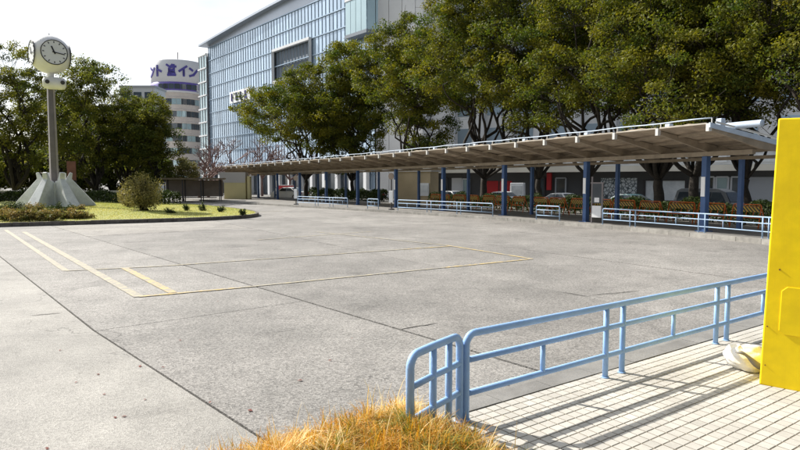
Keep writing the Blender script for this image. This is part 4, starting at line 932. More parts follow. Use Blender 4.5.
# ================================================================== VEHICLES
def car(label, loc, rz, paint_, van=False, name='parked_car'):
    c = thing(name, label, 'car', loc, rz, 'cars on the street behind the trees')
    Ln, W, H_ = (4.4, 1.7, 1.46) if not van else (4.5, 1.75, 1.95)
    if not van: prof = [(-2.2, .32), (-2.2, .72), (-2.05, .92), (-1.45, .98), (-.75, 1.40), (-.2, 1.46), (.55, 1.42), (1.2, .98), (1.95, .84), (2.18, .66), (2.2, .32)]
    else: prof = [(-2.25, .32), (-2.25, 1.0), (-2.15, 1.82), (-1.9, 1.95), (.7, 1.95), (1.25, 1.75), (1.75, 1.08), (2.15, .95), (2.25, .7), (2.25, .32)]
    b = MB(); n_ = len(prof); secs = ((-1, .0), (-.86, 1.), (.86, 1.), (1, .0))
    vs = []
    for sy, f in secs:
        for x, z in prof:
            zz_ = z if z < 1.0 else (z-(0 if f else .05)); inset = .0 if z < 1.0 else .17*(z-.95)/.5
            yy = sy*(W/2-inset); vs.append((x*(1 if f else .985), yy, zz_))
    fs = [(i*n_+j, i*n_+(j+1) % n_, (i+1)*n_+(j+1) % n_, (i+1)*n_+j) for i in range(3) for j in range(n_)]+[tuple(range(n_)), tuple(range(4*n_-1, 3*n_-1, -1))]
    b.add(vs, fs); b.build('body', paint_, c, bevel=.05)
    def ins(z): return W/2-(.17*(z-.95)/.5 if z > .95 else 0)
    z0, z1 = (1.02, 1.36) if not van else (1.08, 1.72)
    xs = ((-1.25, -.72, -.2, -.2), (-.12, -.12, .5, .95)) if not van else ((-2.0, -1.95, -.75, -.75), (-.68, -.68, .35, .35), (.42, .42, 1.0, 1.5))
    for s in (-1, 1):
        for q in xs:
            x0, x0t, x1t, x1 = q
            y0, y1 = s*(ins(z0)+.012), s*(ins(z1)+.012)
            v = [(x0, y0, z0), (x1, y0, z0), (x1t, y1, z1), (x0t, y1, z1)]; MB().add(v+[(a, d-s*.03, e) for a, d, e in v], [(0, 1, 2, 3), (7, 6, 5, 4), (0, 4, 5, 1), (1, 5, 6, 2), (2, 6, 7, 3), (3, 7, 4, 0)]).build('side_window', 'glass_dark', c)
    fw = ((.62, 1.375), (1.15, 1.025)) if not van else ((1.28, 1.70), (1.72, 1.13))
    rw = ((-.82, 1.36), (-1.4, 1.03)) if not van else ((-2.175, 1.75), (-2.26, 1.15))
    for nm, (p0, p1), sg in (('windscreen', fw, 1), ('rear_window', rw, -1)):
        w0, w1 = ins(p0[1])-.1, ins(p1[1])-.06
        v = [(p1[0]+sg*.015, -w1, p1[1]+.02), (p1[0]+sg*.015, w1, p1[1]+.02), (p0[0]+sg*.015, w0, p0[1]+.02), (p0[0]+sg*.015, -w0, p0[1]+.02)]
        MB().add(v+[(a-sg*.04, d, e-.02) for a, d, e in v], [(0, 1, 2, 3), (7, 6, 5, 4), (0, 4, 5, 1), (1, 5, 6, 2), (2, 6, 7, 3), (3, 7, 4, 0)]).build(nm, 'glass_dark', c)
    for x in (-1.35, 1.38):
        for s in (-1, 1):
            wl = MB().tube([(x, s*(W/2-.2), .31), (x, s*(W/2+.01), .31)], .31, 20).build('wheel', 'tyre', c); MB().tube([(x, s*(W/2-.02), .31), (x, s*(W/2+.025), .31)], .2, 14).build('rim', 'rim', wl)
    for s in (-1, 1):
        MB().box((2.12, s*.62, .72), (.16, .36, .14)).build('headlight', 'lamp', c); MB().box((-2.16, s*.66, .8), (.12, .3, .16)).build('tail_light', 'tail', c)
    return c
def on_street(px, off): t = EDGE.find(px, off, .5); p = EDGE.off(t, off); d = EDGE.tan(t); return (p[0], p[1], -.44), math.atan2(d[1], d[0])
for px, off, p_, lb, van, fl in ((452, 19, 'car_white', 'white car parked behind the hedge right of the tan booth', False, 0), (503, 20, 'car_white', 'white car in front of the red shop panels', False, 1),
                             (563, 19, 'car_white', 'white car seen through the trunks left of the notice board', False, 1), (628, 20, 'car_teal', 'dark teal car before the scribbled mural panel', False, 0),
                             (712, 18.5, 'car_grey', 'dark grey van parked behind the last barricades by the yellow box', True, 1), (340, 18, 'car_silver', 'silver car beyond the far end of the canopy trees', False, 0),
                             (371, 18, 'car_black', 'black car passing behind the bus stop pole', False, 0)):
    loc, rz = on_street(px, off); car(lb, loc, rz+(math.pi if fl else 0), p_, van)
# red and white truck seen under the far canopy
p = at(284, 200, 78)
tk = thing('red_truck', 'small truck with red box body seen under the far canopy', 'truck', (p[0], p[1], -.2), R(150)); tk.scale = (.62, .62, .62)
MB().box((-.7, 0, 1.75), (3.2, 1.9, 2.0)).build('cargo_box', 'car_red', tk, bevel=.04); MB().box((-.7, 0, 2.82), (3.24, 1.94, .12)).build('box_roof', 'car_white', tk)
MB().add([(.95, -.9, .5), (2.3, -.9, .5), (2.3, .9, .5), (.95, .9, .5), (.95, -.85, 2.2), (1.7, -.85, 2.2), (1.7, .85, 2.2), (.95, .85, 2.2), (2.25, -.88, 1.25), (2.25, .88, 1.25)],
         [(0, 3, 2, 1), (0, 1, 8, 5, 4), (3, 7, 6, 9, 2), (1, 2, 9, 8), (8, 9, 6, 5), (4, 5, 6, 7), (0, 4, 7, 3)]).build('cab', 'car_white', tk)
MB().add([(2.245, -.75, 1.32), (2.245, .75, 1.32), (1.77, .72, 2.1), (1.77, -.72, 2.1)], [(0, 1, 2, 3)]).build('windscreen', 'glass_dark', tk)
MB().box((0, 0, .6), (4.2, 1.2, .3)).build('chassis', 'steel_dark', tk)
for x in (-1.4, 1.5):
    for s in (-1, 1):
        wl = MB().tube([(x, s*.7, .38), (x, s*.95, .38)], .38, 18).build('wheel', 'tyre', tk); MB().tube([(x, s*.9, .38), (x, s*.965, .38)], .22, 12).build('rim', 'rim', tk if False else wl)
loc = at(290, 203, 70); car('white car in front of the red truck under the far canopy', (loc[0], loc[1], -.1), R(150), 'car_white', False)

# ---- distant brown bus shelter on the left beyond the lawn
p = G(196, 206, 0); sh = thing('brown_shelter', 'low brown roofed bus shelter beyond the right end of the lawn', 'shelter', (-20.2, 58.5, -.02), R(12))
MB().add([(-2.7, -1.1, 2.2), (3.0, -1.1, 2.2), (3.0, 1.1, 2.2), (-2.7, 1.1, 2.2), (-2.8, -1.25, 2.35), (3.1, -1.25, 2.35), (3.1, 1.25, 2.35), (-2.8, 1.25, 2.35)],
         [(0, 3, 2, 1), (4, 5, 6, 7), (0, 1, 5, 4), (1, 2, 6, 5), (2, 3, 7, 6), (3, 0, 4, 7)]).build('roof', 'roof_rib', sh)
MB().box((.1, 1.0, 1.35), (5.4, .08, 1.6)).build('back_wall', 'shelter_brown', sh); MB().box((.1, .6, .45), (4.2, .4, .08)).build('seat', 'shelter_brown', sh)
for x in (-2.4, -.8, .9, 2.6): MB().bar((x, -.9, 0), (x, -.9, 2.2), .09, .09).build('post', 'steel_dark', sh); MB().bar((x, .95, 0), (x, .95, 2.2), .09, .09).build('post', 'steel_dark', sh)
for i, px in enumerate((172, 183)):
    if i == 0: continue
    continue
    q = at(px, 203, 51+i*2); car(('pale van parked behind the round bush', 'silver car at the left end of the brown shelter')[i], (q[0], q[1], -.02), R(150), ('car_white', 'car_silver')[i], i == 0)

# ================================================================== TREES
def tubes_np(segs, n=5):
    """segs: list of (p0,p1,r0,r1) -> V,F arrays of tapered tubes"""
    S_ = np.array([[*a, *b] for a, b, _, _ in segs]); r0 = np.array([s[2] for s in segs]); r1 = np.array([s[3] for s in segs])
    a, b = S_[:, :3], S_[:, 3:]; d = b-a; d /= np.linalg.norm(d, axis=1)[:, None]+1e-9
    up = np.where(np.abs(d[:, 2:3]) > .9, np.array([[1., 0, 0]]), np.array([[0, 0, 1.]])); u = np.cross(d, up); u /= np.linalg.norm(u, axis=1)[:, None]; v = np.cross(d, u)
    an = np.arange(n)*2*np.pi/n; cs, sn = np.cos(an), np.sin(an)
    ring = u[:, None, :]*cs[None, :, None]+v[:, None, :]*sn[None, :, None]
    V = np.concatenate([a[:, None, :]+ring*r0[:, None, None], b[:, None, :]+ring*r1[:, None, None]], 1).reshape(-1, 3)
    m = len(segs); base_ = (np.arange(m)*2*n)[:, None]; j = np.arange(n)
    F = np.stack([base_+j, base_+(j+1) % n, base_+n+(j+1) % n, base_+n+j], 2).reshape(-1, 4)
    return V, F
def leaves_np(C, rng, size, dirbias=None, asp=.55, up=.35, fold=.25):
    """one pointed two-quad leaf per centre"""
    n = len(C); nrm = rng.normal(size=(n, 3)); nrm /= np.linalg.norm(nrm, axis=1)[:, None]
    nrm[:, 2] += up
    if dirbias is not None: nrm += dirbias*.7
    nrm /= np.linalg.norm(nrm, axis=1)[:, None]
    t = np.cross(nrm, rng.normal(size=(n, 3))); t /= np.linalg.norm(t, axis=1)[:, None]+1e-9; b = np.cross(nrm, t)
    s = (size*rng.uniform(.65, 1.35, n))[:, None]
    V = np.stack([C-t*s*.5, C+b*s*asp*.5-t*s*.05+nrm*s*.06, C+t*s*.55-nrm*s*.1, C-b*s*asp*.5-t*s*.05+nrm*s*.06], 1).reshape(-1, 3)
    F = np.arange(n*4).reshape(n, 4); return V, F
def walk_limb(p, q, rng, n=5, wob=.12):
    p, q = np.array(p, float), np.array(q, float); L_ = np.linalg.norm(q-p); pts = [p]
    for i in range(1, n):
        u = i/n; pts.append(p+(q-p)*u+rng.normal(size=3)*L_*wob*.5+np.array([0, 0, L_*.10*math.sin(math.pi*u)]))
    pts.append(q); P_ = [pts[0]]+pts+[pts[-1]]; out_ = []
    for i in range(1, len(P_)-2):
        a, b, c, d = P_[i-1:i+3]
        for u in (0, .34, .67): out_.append(.5*(2*b+(c-a)*u+(2*a-5*b+4*c-d)*u*u+(3*b-a-3*c+d)*u**3))
    out_.append(pts[-1]); return out_
def tree(name, label, loc, h, rad, zc0, tr, seed, leaf='leaf_a', nclump=150, nleaf=150, lsize=.2, squash=1., lean=(0, 0), group=None, crad=.85, yellow=.5, cat='tree', forks=1, lobes=11):
    rng = np.random.default_rng(seed); root = thing(name, label, cat, loc, 0, group)
    top = h; cc = np.array([lean[0], lean[1], (zc0+top)/2]); ax = np.array([rad, rad, (top-zc0)/2*squash])
    # lobes give an uneven outline
    lob = []
    for i in range(lobes):
        d = rng.normal(size=3); d[2] = d[2]*.9+.1; d /= np.linalg.norm(d); lob.append((cc+d*ax*rng.uniform(.52, .68), rng.uniform(.38, .52)))
    lob.append((cc+np.array([0, 0, ax[2]*.56]), .44)); lob.append((cc, .62))
    C = []
    while len(C) < nclump:
        i = rng.integers(len(lob)); d = rng.normal(size=3); d /= np.linalg.norm(d); r_ = rng.uniform(.55, 1.)**.6
        p = lob[i][0]+d*ax*lob[i][1]*r_
        if p[2] < zc0-.3: continue
        C.append(p)
    C = np.array(C)
    segs = []; nodes = []; lm = MB()
    def chain(pts, r0, r1, flare=False):
        k = len(pts)-1; rr = [r0+(r1-r0)*i/k for i in range(k+1)]
        if flare: rr = [r_*(1+.6*max(0, 1-i/3.)**1.5) for i, r_ in enumerate(rr)]
        lm.tube(pts, rr, 8)
        for i in range(k): nodes.append((pts[i+1], rr[i+1]))
    fk = zc0*.62 if zc0 > 2 else zc0*.5+.3
    chain(walk_limb((0, 0, -.1), (lean[0]*.3, lean[1]*.3, fk), rng, 4, .05), tr*1.0, tr*.72, True)
    nodes_f = nodes[-1][0]
    for i, (lc, lr) in enumerate(lob):
        q = lc-np.array([0, 0, ax[2]*lr*.3]); chain(walk_limb(nodes_f, q, rng, 6, .13), tr*rng.uniform(.34, .5), tr*.1)
    NP = np.array([n_[0] for n_ in nodes]); NR_ = np.array([n_[1] for n_ in nodes])
    for c in C:
        dd = np.linalg.norm(NP-c, axis=1)+np.where(NP[:, 2] > c[2]+.5, 1.5, 0); j = int(np.argmin(dd))
        pts = walk_limb(NP[j], c, rng, 2, .15)[::2]; r0 = min(NR_[j]*.6, tr*.2)
        for a, b, f in zip(pts[:-1], pts[1:], (1, .8, .6, .45, .4, .3)): segs.append((a, b, r0*f, r0*f*.7))
        for _ in range(3):
            e = c+rng.normal(size=3)*crad*.55; segs.append((pts[-2], e, r0*.4, .008))
    lm.build('trunk', 'bark', root, smooth=True); V, F = tubes_np(segs, 5); me = npmesh('branches', V, F, 'bark', smooth=True); link('branches', me, root)['kind'] = 'stuff'
    # leaves in flattened clumps
    n = nleaf*len(C); ci = np.repeat(np.arange(len(C)), nleaf); cr = (crad*rng.uniform(.65, 1.3, len(C)))[ci]
    d = rng.normal(size=(n, 3)); d /= np.linalg.norm(d, axis=1)[:, None]; rr = rng.uniform(0, 1, n)**.45
    off = d*(rr*cr)[:, None]*np.array([1, 1, .62]); V, F = leaves_np(C[ci]+off, rng, lsize, d, up=.5)
    tint = np.clip(rng.normal(yellow, .22, len(C))[ci]+rng.normal(0, .16, n), 0, 1)
    me = npmesh('crown', V, F, leaf, np.repeat(tint, 4)); link('crown', me, root)
    return root
def tree_line(px, off, **k):
    t = EDGE.find(px, off, .15); p = EDGE.off(t, off); return (p[0], p[1], .13)
GT = 'camphor trees behind the canopy'
# (px, offset behind the canopy edge, crown top row, crown radius in px, crown base z, trunk radius)
specs = [(812, 9.2, -70, 112, 3.6, .30, 'camphor tree half hidden behind the yellow cabinet'),
         (745, 11.0, -60, 100, 3.6, .26, 'camphor tree with slim trunk left of the yellow cabinet'),
         (693, 8.6, -75, 105, 3.8, .33, 'camphor tree with straight thick trunk before the shop display window'),
         (657, 10.4, -60, 95, 3.6, .40, 'camphor tree with forked trunk between mural and display window'),
         (588, 8.4, -70, 95, 3.8, .34, 'camphor tree rising right behind the timetable board'),
         (538, 10.4, -60, 84, 3.7, .33, 'camphor tree with dark trunk left of the timetable board'),
         (484, 9.2, -48, 78, 3.8, .36, 'tall camphor tree right of the white wing wall'),
         (408, 9.5, 19, 70, 3.8, .32, 'camphor tree in front of the white office wing'),
         (352, 10.4, 44, 62, 3.6, .30, 'camphor tree between the two tallest rounded crowns'),
         (306, 7.0, 66, 78, 3.8, .36, 'leftmost camphor tree hiding the lower glass office block')]
for i, (px, off, pt_, rpx, z0, tr, lb) in enumerate(specs):
    lc = tree_line(px, off); Y = lc[1]; h = CAM_H+(182.5-pt_)/600*Y-lc[2]; rad = rpx/600*Y
    tree('camphor_tree', lb, lc, h, rad*.93, z0-.5, tr*.8, 100+i, nclump=int(205+h*10), nleaf=175, lsize=.125+.0018*(Y-25), crad=.70+.004*(Y-25), yellow=.42, group=GT)
GL_ = 'dark trees behind the clock'
for i, (px, Y, h, rad, z0, tr, lb) in enumerate([(-42, 56, 16.0, 4.8, 1.8, .36, 'tall dark tree at the far left edge behind the clock'), (14, 58, 15.8, 4.6, 1.6, .36, 'dark tree directly left of the clock ball'),
                            (60, 66, 13.5, 4.6, 1.6, .32, 'dark tree behind the clock post'), (95, 58, 13.8, 4.1, 1.7, .36, 'rounded dark tree right of the clock post'),
                            (128, 62, 11.6, 3.7, 1.4, .3, 'lower dark tree before the grey block'), (153, 60, 10.4, 2.9, 1.2, .28, 'rightmost dark tree beside the round hotel tower')]):
    x = at(px, 182, Y)[0]
    tree('park_tree', lb, (x, Y, .1), h, rad, z0, tr, 200+i, leaf='leaf_b', nclump=210, nleaf=140, lsize=.18, crad=.75, yellow=.45, group=GL_)
for i, (px, Y, h, rad, lb) in enumerate([(-5, 74, 7.5, 5.0, 'dark evergreen mass at the left edge beyond the park trees'), (38, 76, 7.0, 4.6, 'dark evergreen mass behind the clock base'),
                                (74, 75, 7.5, 4.6, 'dark evergreen mass behind the brown board'), (112, 77, 6.5, 4.4, 'dark evergreen mass behind the large olive bush'), (148, 78, 6.0, 4.0, 'dark evergreen mass below the rightmost park tree')]):
    tree('evergreen_shrub', lb, (at(px, 182, Y)[0], Y, -.1), h, rad, .5, .2, 260+i, leaf='leaf_b', nclump=110, nleaf=110, lsize=.32, crad=1.05, yellow=.3, cat='shrub', group='evergreens beyond the park trees')
# bare twiggy trees by the far canopy
def bare_tree(label, loc, h, rad, seed):
    rng = np.random.default_rng(seed); root = thing('bare_tree', label, 'tree', loc, 0, 'leafless trees behind the far canopy'); segs = []; tw = []
    def grow(p, d, L_, r_, lev):
        q = p+d*L_; (segs if lev < 2 else tw).append((p, q, r_, r_*.7))
        if lev >= 5: return
        for _ in range(3 if lev < 4 else 2):
            e = d+rng.normal(size=3)*.55; e[2] = abs(e[2])*.9+.12; e /= np.linalg.norm(e); grow(q, e, L_*rng.uniform(.62, .85), r_*.68, lev+1)
    grow(np.zeros(3), np.array([0, 0, 1.]), h*.3, .2, 0)
    link('trunk', npmesh('trunk', *tubes_np(segs, 6), 'bark_pale'), root); link('twigs', npmesh('twigs', *tubes_np(tw, 3), 'bark_pale'), root)['kind'] = 'stuff'
for i, (px, Y, h) in enumerate([(212, 88, 9.6), (236, 86, 9.4), (262, 84, 8.8), (290, 82, 8.4)]):
    x = at(px, 182, Y)[0]; bare_tree('%s leafless twiggy tree from the left behind the far canopy' % ('first', 'second', 'third', 'fourth')[i], (x, Y, -.3), h, 3, 300+i)
bare_tree('small leafless reddish brown tree below the round hotel tower', (at(199, 182, 68)[0], 68, -.05), 5.6, 2, 330); bare_tree('small leafless tree beside the left end of the canopy', (at(208, 182, 72)[0], 72, -.05), 5.8, 2, 331)
tree('grey_shrub', 'grey green shrub left of the reddish shrub', (at(183, 182, 62)[0], 62, -.05), 4.4, 1.7, .8, .1, 321, leaf='leaf_olive', nclump=60, nleaf=90, lsize=.2, crad=.55, yellow=.25, cat='shrub')

# ---- hedge behind the barricades and dark hedge behind the lawn
def hedge(label, pts, h, w_, seed, dens=420, leaf='leaf_hedge', lsize=.12, z0=.15):
    rng = np.random.default_rng(seed); P_ = np.array(pts); s = np.concatenate([[0], np.cumsum(np.hypot(*np.diff(P_, axis=0).T))]); n = int(s[-1]*dens)
    root = thing('hedge', label, 'hedge', (P_[0][0], P_[0][1], z0)); u = rng.uniform(0, s[-1], n)
    x, y = np.interp(u, s, P_[:, 0]), np.interp(u, s, P_[:, 1]); ang = rng.uniform(0, np.pi, n); rr = rng.uniform(.75, 1, n)
    hh2 = h*(.9+.14*np.sin(u*1.7)+.1*np.sin(u*4.1+1)); dx = np.interp(u+.1, s, P_[:, 0])-np.interp(u-.1, s, P_[:, 0]); dy = np.interp(u+.1, s, P_[:, 1])-np.interp(u-.1, s, P_[:, 1]); l_ = np.hypot(dx, dy)+1e-6
    o = np.sign(np.cos(ang))*np.abs(np.cos(ang))**.5*w_/2*rr; z = np.abs(np.sin(ang))**.6*hh2*rr
    C = np.stack([x+dy/l_*o-P_[0][0], y-dx/l_*o-P_[0][1], z], 1); V, F = leaves_np(C, rng, lsize, up=.4)
    link('foliage', npmesh('foliage', V, F, leaf, np.repeat(np.clip(rng.normal(.4, .25, n), 0, 1), 4)), root)
    mb = MB(); ks = np.arange(.2, s[-1], .5)
    for q in ks:
        a, b = np.interp(q, s, P_[:, 0])-P_[0][0], np.interp(q, s, P_[:, 1])-P_[0][1]; mb.tube([(a, b, 0), (a+.08*math.sin(q*9), b+.05, h*.45), (a+.2*math.sin(q*5), b-.08, h*.8)], [.03, .022, .01], 5)
    mb.build('stems', 'bark', root)
t0, t1 = EDGE.find(800, 7.0), EDGE.find(432, 7.0)
hedge('long dark clipped hedge behind the striped barricades', [tuple(EDGE.off(t, 7.0)) for t in np.linspace(t0, t1, 30)], 1.0, .9, 400, dens=900)
t2, t3 = EDGE.find(385, 7.4), EDGE.find(312, 7.4)
hedge('dark hedge left of the tan booth under the trees', [tuple(EDGE.off(t, 7.4)) for t in np.linspace(t2, t3, 20)], 1.15, .9, 401, dens=520, lsize=.16)
hedge('dark low hedge at the back of the lawn behind the clock', [(-44, 50), (-36, 51.5), (-29, 51), (-22, 49), (-17.5, 46.8)], 1.05, 1.3, 402, dens=520, lsize=.17, z0=.2)
# low pale wall seen between hedge and trees
lwl = thing('low_wall', 'low pale concrete wall behind the lawn hedge', 'wall', (-30, 56, .05), R(-4))
for k in range(8): MB().box((-12+2.5*k, 0, .5), (2.46, .35, 1.0)).build('wall_block', 'kerb', lwl)
MB().box((-3.2, 0, 1.05), (20, .45, .1)).build('coping', 'cream', lwl)
# brown notice board among the trees
nb_ = thing('brown_board', 'tall reddish brown board standing among the dark trees', 'board', (at(72, 182, 54)[0], 54, .2), R(8))
MB().box((0, 0, 2.75), (.75, .1, 1.7)).build('panel', 'brick_brown', nb_)
for x in (-.3, .3): MB().bar((x, .08, 0), (x, .08, 3.5), .09, .09).build('post', 'steel_dark', nb_)

# ---- shrubs on the lawn
def shrub(label, loc, h, rad, seed, leaf, n, ls, name='shrub', yellow=.5, group=None):
    rng = np.random.default_rng(seed); root = thing(name, label, 'shrub', loc, 0, group); segs = []; C = []
    for i in range(int(16+rad*18)):
        d = rng.normal(size=3); d[2] = abs(d[2])+.55; d /= np.linalg.norm(d); e = d*np.array([rad, rad, h])*rng.uniform(.5, 1.15); b = np.array([rng.normal()*.1*rad, rng.normal()*.1*rad, 0])
        pts = walk_limb(b, e, rng, 3, .1); r0 = .018*h
        for a, c, f in zip(pts[:-1:1], pts[1:], np.linspace(1, .35, 12)): segs.append((a, c, r0*f, r0*f*.7))
        for f in (.55, .75, .9, 1.0): C.append(b+(e-b)*f)
    link('stems', npmesh('stems', *tubes_np(segs, 5), 'bark'), root); C = np.array(C); ci = rng.integers(len(C), size=n)
    pos = C[ci]+rng.normal(size=(n, 3))*np.array([rad, rad, h])*.11; pos[:, 2] = np.maximum(pos[:, 2], .02)
    V, F = leaves_np(pos, rng, ls, up=.3); link('foliage', npmesh('foliage', V, F, leaf, np.repeat(np.clip(rng.normal(yellow, .25, len(C))[ci]+rng.normal(0, .12, n), 0, 1), 4)), root)
    return root
p = G(144, 210, .3); shrub('large olive brown bush on the lawn right of the clock', (p[0], p[1], .27), 1.95, 1.3, 500, 'leaf_olive', 6500, .10)
p = G(122, 207, .3); shrub('small yellowish bush touching the large olive bush', (p[0], p[1]+1, .28), 1.5, .8, 501, 'leaf_olive', 3500, .10, yellow=.75)
gc = 'low groundcover shrubs along the lawn kerb'
k = 0
for i, (px, py, h, rad, lf) in enumerate([(6, 221, .52, .75, 'leaf_cover'), (22, 221.5, .48, .7, 'leaf_cover'), (38, 221, .50, .7, 'leaf_cover'), (53, 221, .42, .6, 'leaf_cover'), (66, 219.5, .46, .62, 'leaf_cover'), (80, 219.5, .36, .55, 'leaf_cover'),
                                     (12, 215, .6, .8, 'leaf_hedge'), (34, 214, .55, .75, 'leaf_cover'), (60, 214, .55, .7, 'leaf_hedge'), (78, 213, .4, .6, 'leaf_cover')]):
    q = G(px, py-1, .2); shrub('%s low groundcover shrub from the left in front of the clock' % ('first second third fourth fifth sixth seventh eighth ninth tenth'.split()[i]) if False else '%s row groundcover shrub %s of the clock base' % (('front' if i < 6 else 'rear'), ('far left', 'well left', 'just left', 'directly below', 'just right', 'well right', 'left edge', 'below the post', 'right below', 'right end')[i]), (q[0], q[1], .19), h, rad, 510+i, lf, 2600, .075, name='groundcover_shrub', group=gc)
for i, (px, py, h, rad) in enumerate([(186, 211, .42, .3), (203, 211, .5, .3), (221, 212, .38, .28), (243, 215, .3, .22), (170, 213.5, .3, .4)]):
    q = G(px, py, .2); shrub('tiny dark sapling on the lawn tip, %s from the right' % ('third', 'second', 'fourth', 'first', 'fifth')[(0, 2, 1, 3, 4)[i]] if False else 'tiny dark plant near the lawn tip, %s' % ('second from the left', 'tallest of them', 'fourth from the left', 'rightmost one', 'leftmost one')[i], (q[0], q[1], .19), h, rad, 540+i, 'leaf_hedge', 500, .07, name='small_plant', group='small dark plants near the lawn tip')

# ---- lawn blades (stuff)
rng = np.random.default_rng(31)
def blades(n, px, py, pz, hmin, hmax, wmin, wmax, droop, tint, m, name, seed, parts=3, az=None, h=None, dr=None):
    rg = np.random.default_rng(seed); az = rg.uniform(0, 2*np.pi, n) if az is None else az; h = rg.uniform(hmin, hmax, n) if h is None else h; w_ = rg.uniform(wmin, wmax, n); dr = rg.uniform(droop[0], droop[1], n) if dr is None else dr
    d = np.stack([np.cos(az), np.sin(az), np.zeros(n)], 1); s = np.stack([-np.sin(az), np.cos(az), np.zeros(n)], 1); b = np.stack([px, py, pz], 1); V = []
    for i in range(parts+1):
        u = i/parts; c = b+d*(h*dr*u**1.7)[:, None]+np.array([0, 0, 1.])*(h*(u-.45*dr*u**2.4))[:, None]; ww = (w_*(1-u**1.6*.9))[:, None]
        V += [c-s*ww/2, c+s*ww/2]
    V = np.stack(V, 1); k = 2*(parts+1); idx = (np.arange(n)*k)[:, None]
    F = np.concatenate([np.stack([idx[:, 0]+2*i, idx[:, 0]+2*i+1, idx[:, 0]+2*i+3, idx[:, 0]+2*i+2], 1) for i in range(parts)])
    return kind(link(name, npmesh(name, V.reshape(-1, 3), F, m, np.repeat(tint, k))), 'stuff')
from mathutils.geometry import intersect_point_tri_2d
n = 0; bx_, by_ = [], []
poly_l = P
def inside(x, y):
    c = np.zeros(len(x), bool); j = len(tip)-1; T = np.array(tip)
    for i in range(len(tip)):
        xi, yi = T[i]; xj, yj = T[j]; c ^= ((yi > y) != (yj > y)) & (x < (xj-xi)*(y-yi)/(yj-yi+1e-12)+xi); j = i
    return c
X = rng.uniform(-27, -7.5, 90000); Yv = rng.uniform(22, 48, 90000); ok = inside(X, Yv) & (np.min(np.hypot(X[:, None]-P[None, ::3, 0], Yv[:, None]-P[None, ::3, 1]), 1) > .2)
X, Yv = X[ok], Yv[ok]; Zl = np.array([lawn_z(a, b) for a, b in zip(X, Yv)])
o = blades(len(X), X, Yv, Zl-.01, .03, .085, .012, .025, (.2, .9), np.clip(.5+.35*np.sin(X*.9+1)*np.sin(Yv*.7)+rng.normal(0, .2, len(X)), 0, 1), 'lawn_blade', 'lawn_grass', 32, 2)
o['label'] = 'short yellow green lawn grass around the clock'; o['category'] = 'grass'

# ---- foreground planting bed with dry grass
cor = np.array([.06, 4.50]); DL = np.array([-.745, -.667]); DR = np.array([.585, -.811])
bed_poly = [cor, cor+DL*5, np.array([-4.5, -4.]), np.array([4.2, -4.]), cor+DR*6]
def bed_z(x, y):
    p = np.array([x, y])-cor; dl = -(p[0]*DL[1]-p[1]*DL[0]); dr = (p[0]*DR[1]-p[1]*DR[0])
    dist = min(abs(dl), abs(dr)); return .15+.19*min(1, dist/.5)**.7+.02*math.sin(x*7)*math.sin(y*6)
bd = MB(); nn = 26; vs = []
for i in range(nn+1):
    for j in range(nn+1):
        p = cor+DL*(i/nn*3.6)+DR*(j/nn*3.6); vs.append((p[0], p[1], bed_z(*p) if i and j else .10))
bd.add(vs, [(i*(nn+1)+j, (i+1)*(nn+1)+j, (i+1)*(nn+1)+j+1, i*(nn+1)+j+1) for i in range(nn) for j in range(nn)])
soil = kind(bd.build('planting_bed', 'soil', smooth=True), 'structure')
mb = MB().box((0, 0, 0), (.40, .10, .24)).mesh('edging_stone', 'kerb')
for (D, k0) in ((DR, 9), (DL, 10)):
    for k in range(k0):
        nrm = np.array([-D[1], D[0]])*(1 if D is DR else -1)*.03; p = cor+D*(.2+.41*k)+nrm; o = link('edging_stone', mb, soil); o.location = (p[0], p[1], .08+random.uniform(-.006, .006)); o.rotation_euler = (0, 0, math.atan2(D[1], D[0])+random.uniform(-.015, .015))
rg = np.random.default_rng(77); cols_ = {k: [] for k in ('x', 'y', 't', 'az', 'h', 'dr')}
for k in range(2100):
    u, v = rg.uniform(.10, 2.7), rg.uniform(.03, 2.0); c = cor+DL*u+DR*v
    if c[1] < 2.6: continue
    patch = math.sin(c[0]*5.1+1)*math.sin(c[1]*4.3)+rg.normal(0, .35)
    m_ = int(rg.integers(6, 30)); hh_t = .08+.14*rg.beta(2, 2.2)+.04*(patch > .5); lean = rg.uniform(0, 2*np.pi)
    green = rg.uniform() < .10+.30*min(1, v/1.0)*(c[0] > -.5)
    base_t = rg.uniform(0, .25) if green else (rg.uniform(.33, .56) if patch > -.25 else rg.uniform(.5, .92))
    flat = rg.uniform() < .25
    cols_['x'] += list(c[0]+rg.normal(0, .03, m_)); cols_['y'] += list(c[1]+rg.normal(0, .03, m_)); cols_['t'] += list(np.clip(base_t+rg.normal(0, .15, m_), 0, 1))
    cols_['az'] += list(lean+rg.normal(0, .9 if not flat else .5, m_)); cols_['h'] += list(hh_t*rg.uniform(.45, 1.15, m_)); cols_['dr'] += list(rg.uniform(.9, 1.7, m_) if flat else rg.uniform(.15, 1.1, m_))
for k in range(170):      # tall dead stalks
    u, v = rg.uniform(.05, 2.5), rg.uniform(.02, 1.6); c = cor+DL*u+DR*v
    cols_['x'].append(c[0]); cols_['y'].append(c[1]); cols_['t'].append(rg.uniform(.7, 1)); cols_['az'].append(rg.uniform(0, 6.28)); cols_['h'].append(rg.uniform(.22, .36)); cols_['dr'].append(rg.uniform(.1, .6))
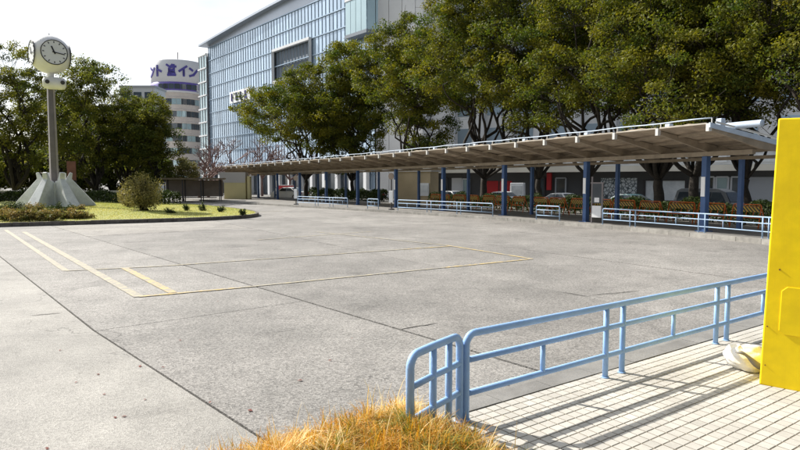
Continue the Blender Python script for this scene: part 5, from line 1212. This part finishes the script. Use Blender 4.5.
ga_ = {k: np.array(v) for k, v in cols_.items()}; zs = np.array([bed_z(a, b) for a, b in zip(ga_['x'], ga_['y'])])-.01
o = blades(len(zs), ga_['x'], ga_['y'], zs, 0, 1, .0035, .0095, (0, 1), ga_['t'], 'straw', 'dry_grass', 78, 4, az=ga_['az'], h=ga_['h'], dr=ga_['dr']); o['label'] = 'golden dry grass growing in the foreground bed'; o['category'] = 'grass'
X = rg.uniform(-1.8, 1.2, 2600); Yv = rg.uniform(2.6, 4.4, 2600); q = [( (X[i]-cor[0])*DR[1]-(Yv[i]-cor[1])*DR[0], -((X[i]-cor[0])*DL[1]-(Yv[i]-cor[1])*DL[0])) for i in range(len(X))]
rg = np.random.default_rng(15); nl = 420; ua = rg.uniform(2.2, 9, nl); ub = -3.915+rg.normal(0, .022, nl); cl_ = .5+.5*np.sin(ua*3.1)*np.sin(ua*1.3+1); keep = rg.uniform(0, 1, nl) < cl_
C = np.array([RB(a, b, .02) for a, b in zip(ua[keep], ub[keep])]); V, F = leaves_np(C, rg, .035, up=3., asp=.5); V[:, 2] = np.clip(V[:, 2], .013, .05)
o = kind(link('gutter_litter', npmesh('gutter_litter', V, F, 'straw', np.repeat(rg.uniform(.15, .6, len(C)), 4))), 'stuff'); o['label'] = 'dead leaf litter along the gutter joint below the blue railing'; o['category'] = 'leaves'
# ---- a few dead leaves and pebbles on the concrete (stuff)
rg = np.random.default_rng(5); pts = [(76, 382), (98, 374), (104, 394), (115, 417), (124, 416), (145, 399), (140, 366), (163, 367), (47, 448), (218, 301), (352, 338), (210, 402), (60, 350), (300, 380), (250, 410), (330, 360), (180, 340)]
C = np.array([G(a, b, .008) for a, b in pts]); V, F = leaves_np(C, rg, .045, up=6., asp=.6); V[:, 2] = np.clip(V[:, 2], .0045, .012)
o = kind(link('fallen_leaves', npmesh('fallen_leaves', V, F, 'leaf_red', np.zeros(len(V)))), 'stuff'); o['label'] = 'scattered small dead leaves on the pale concrete'; o['category'] = 'leaves'
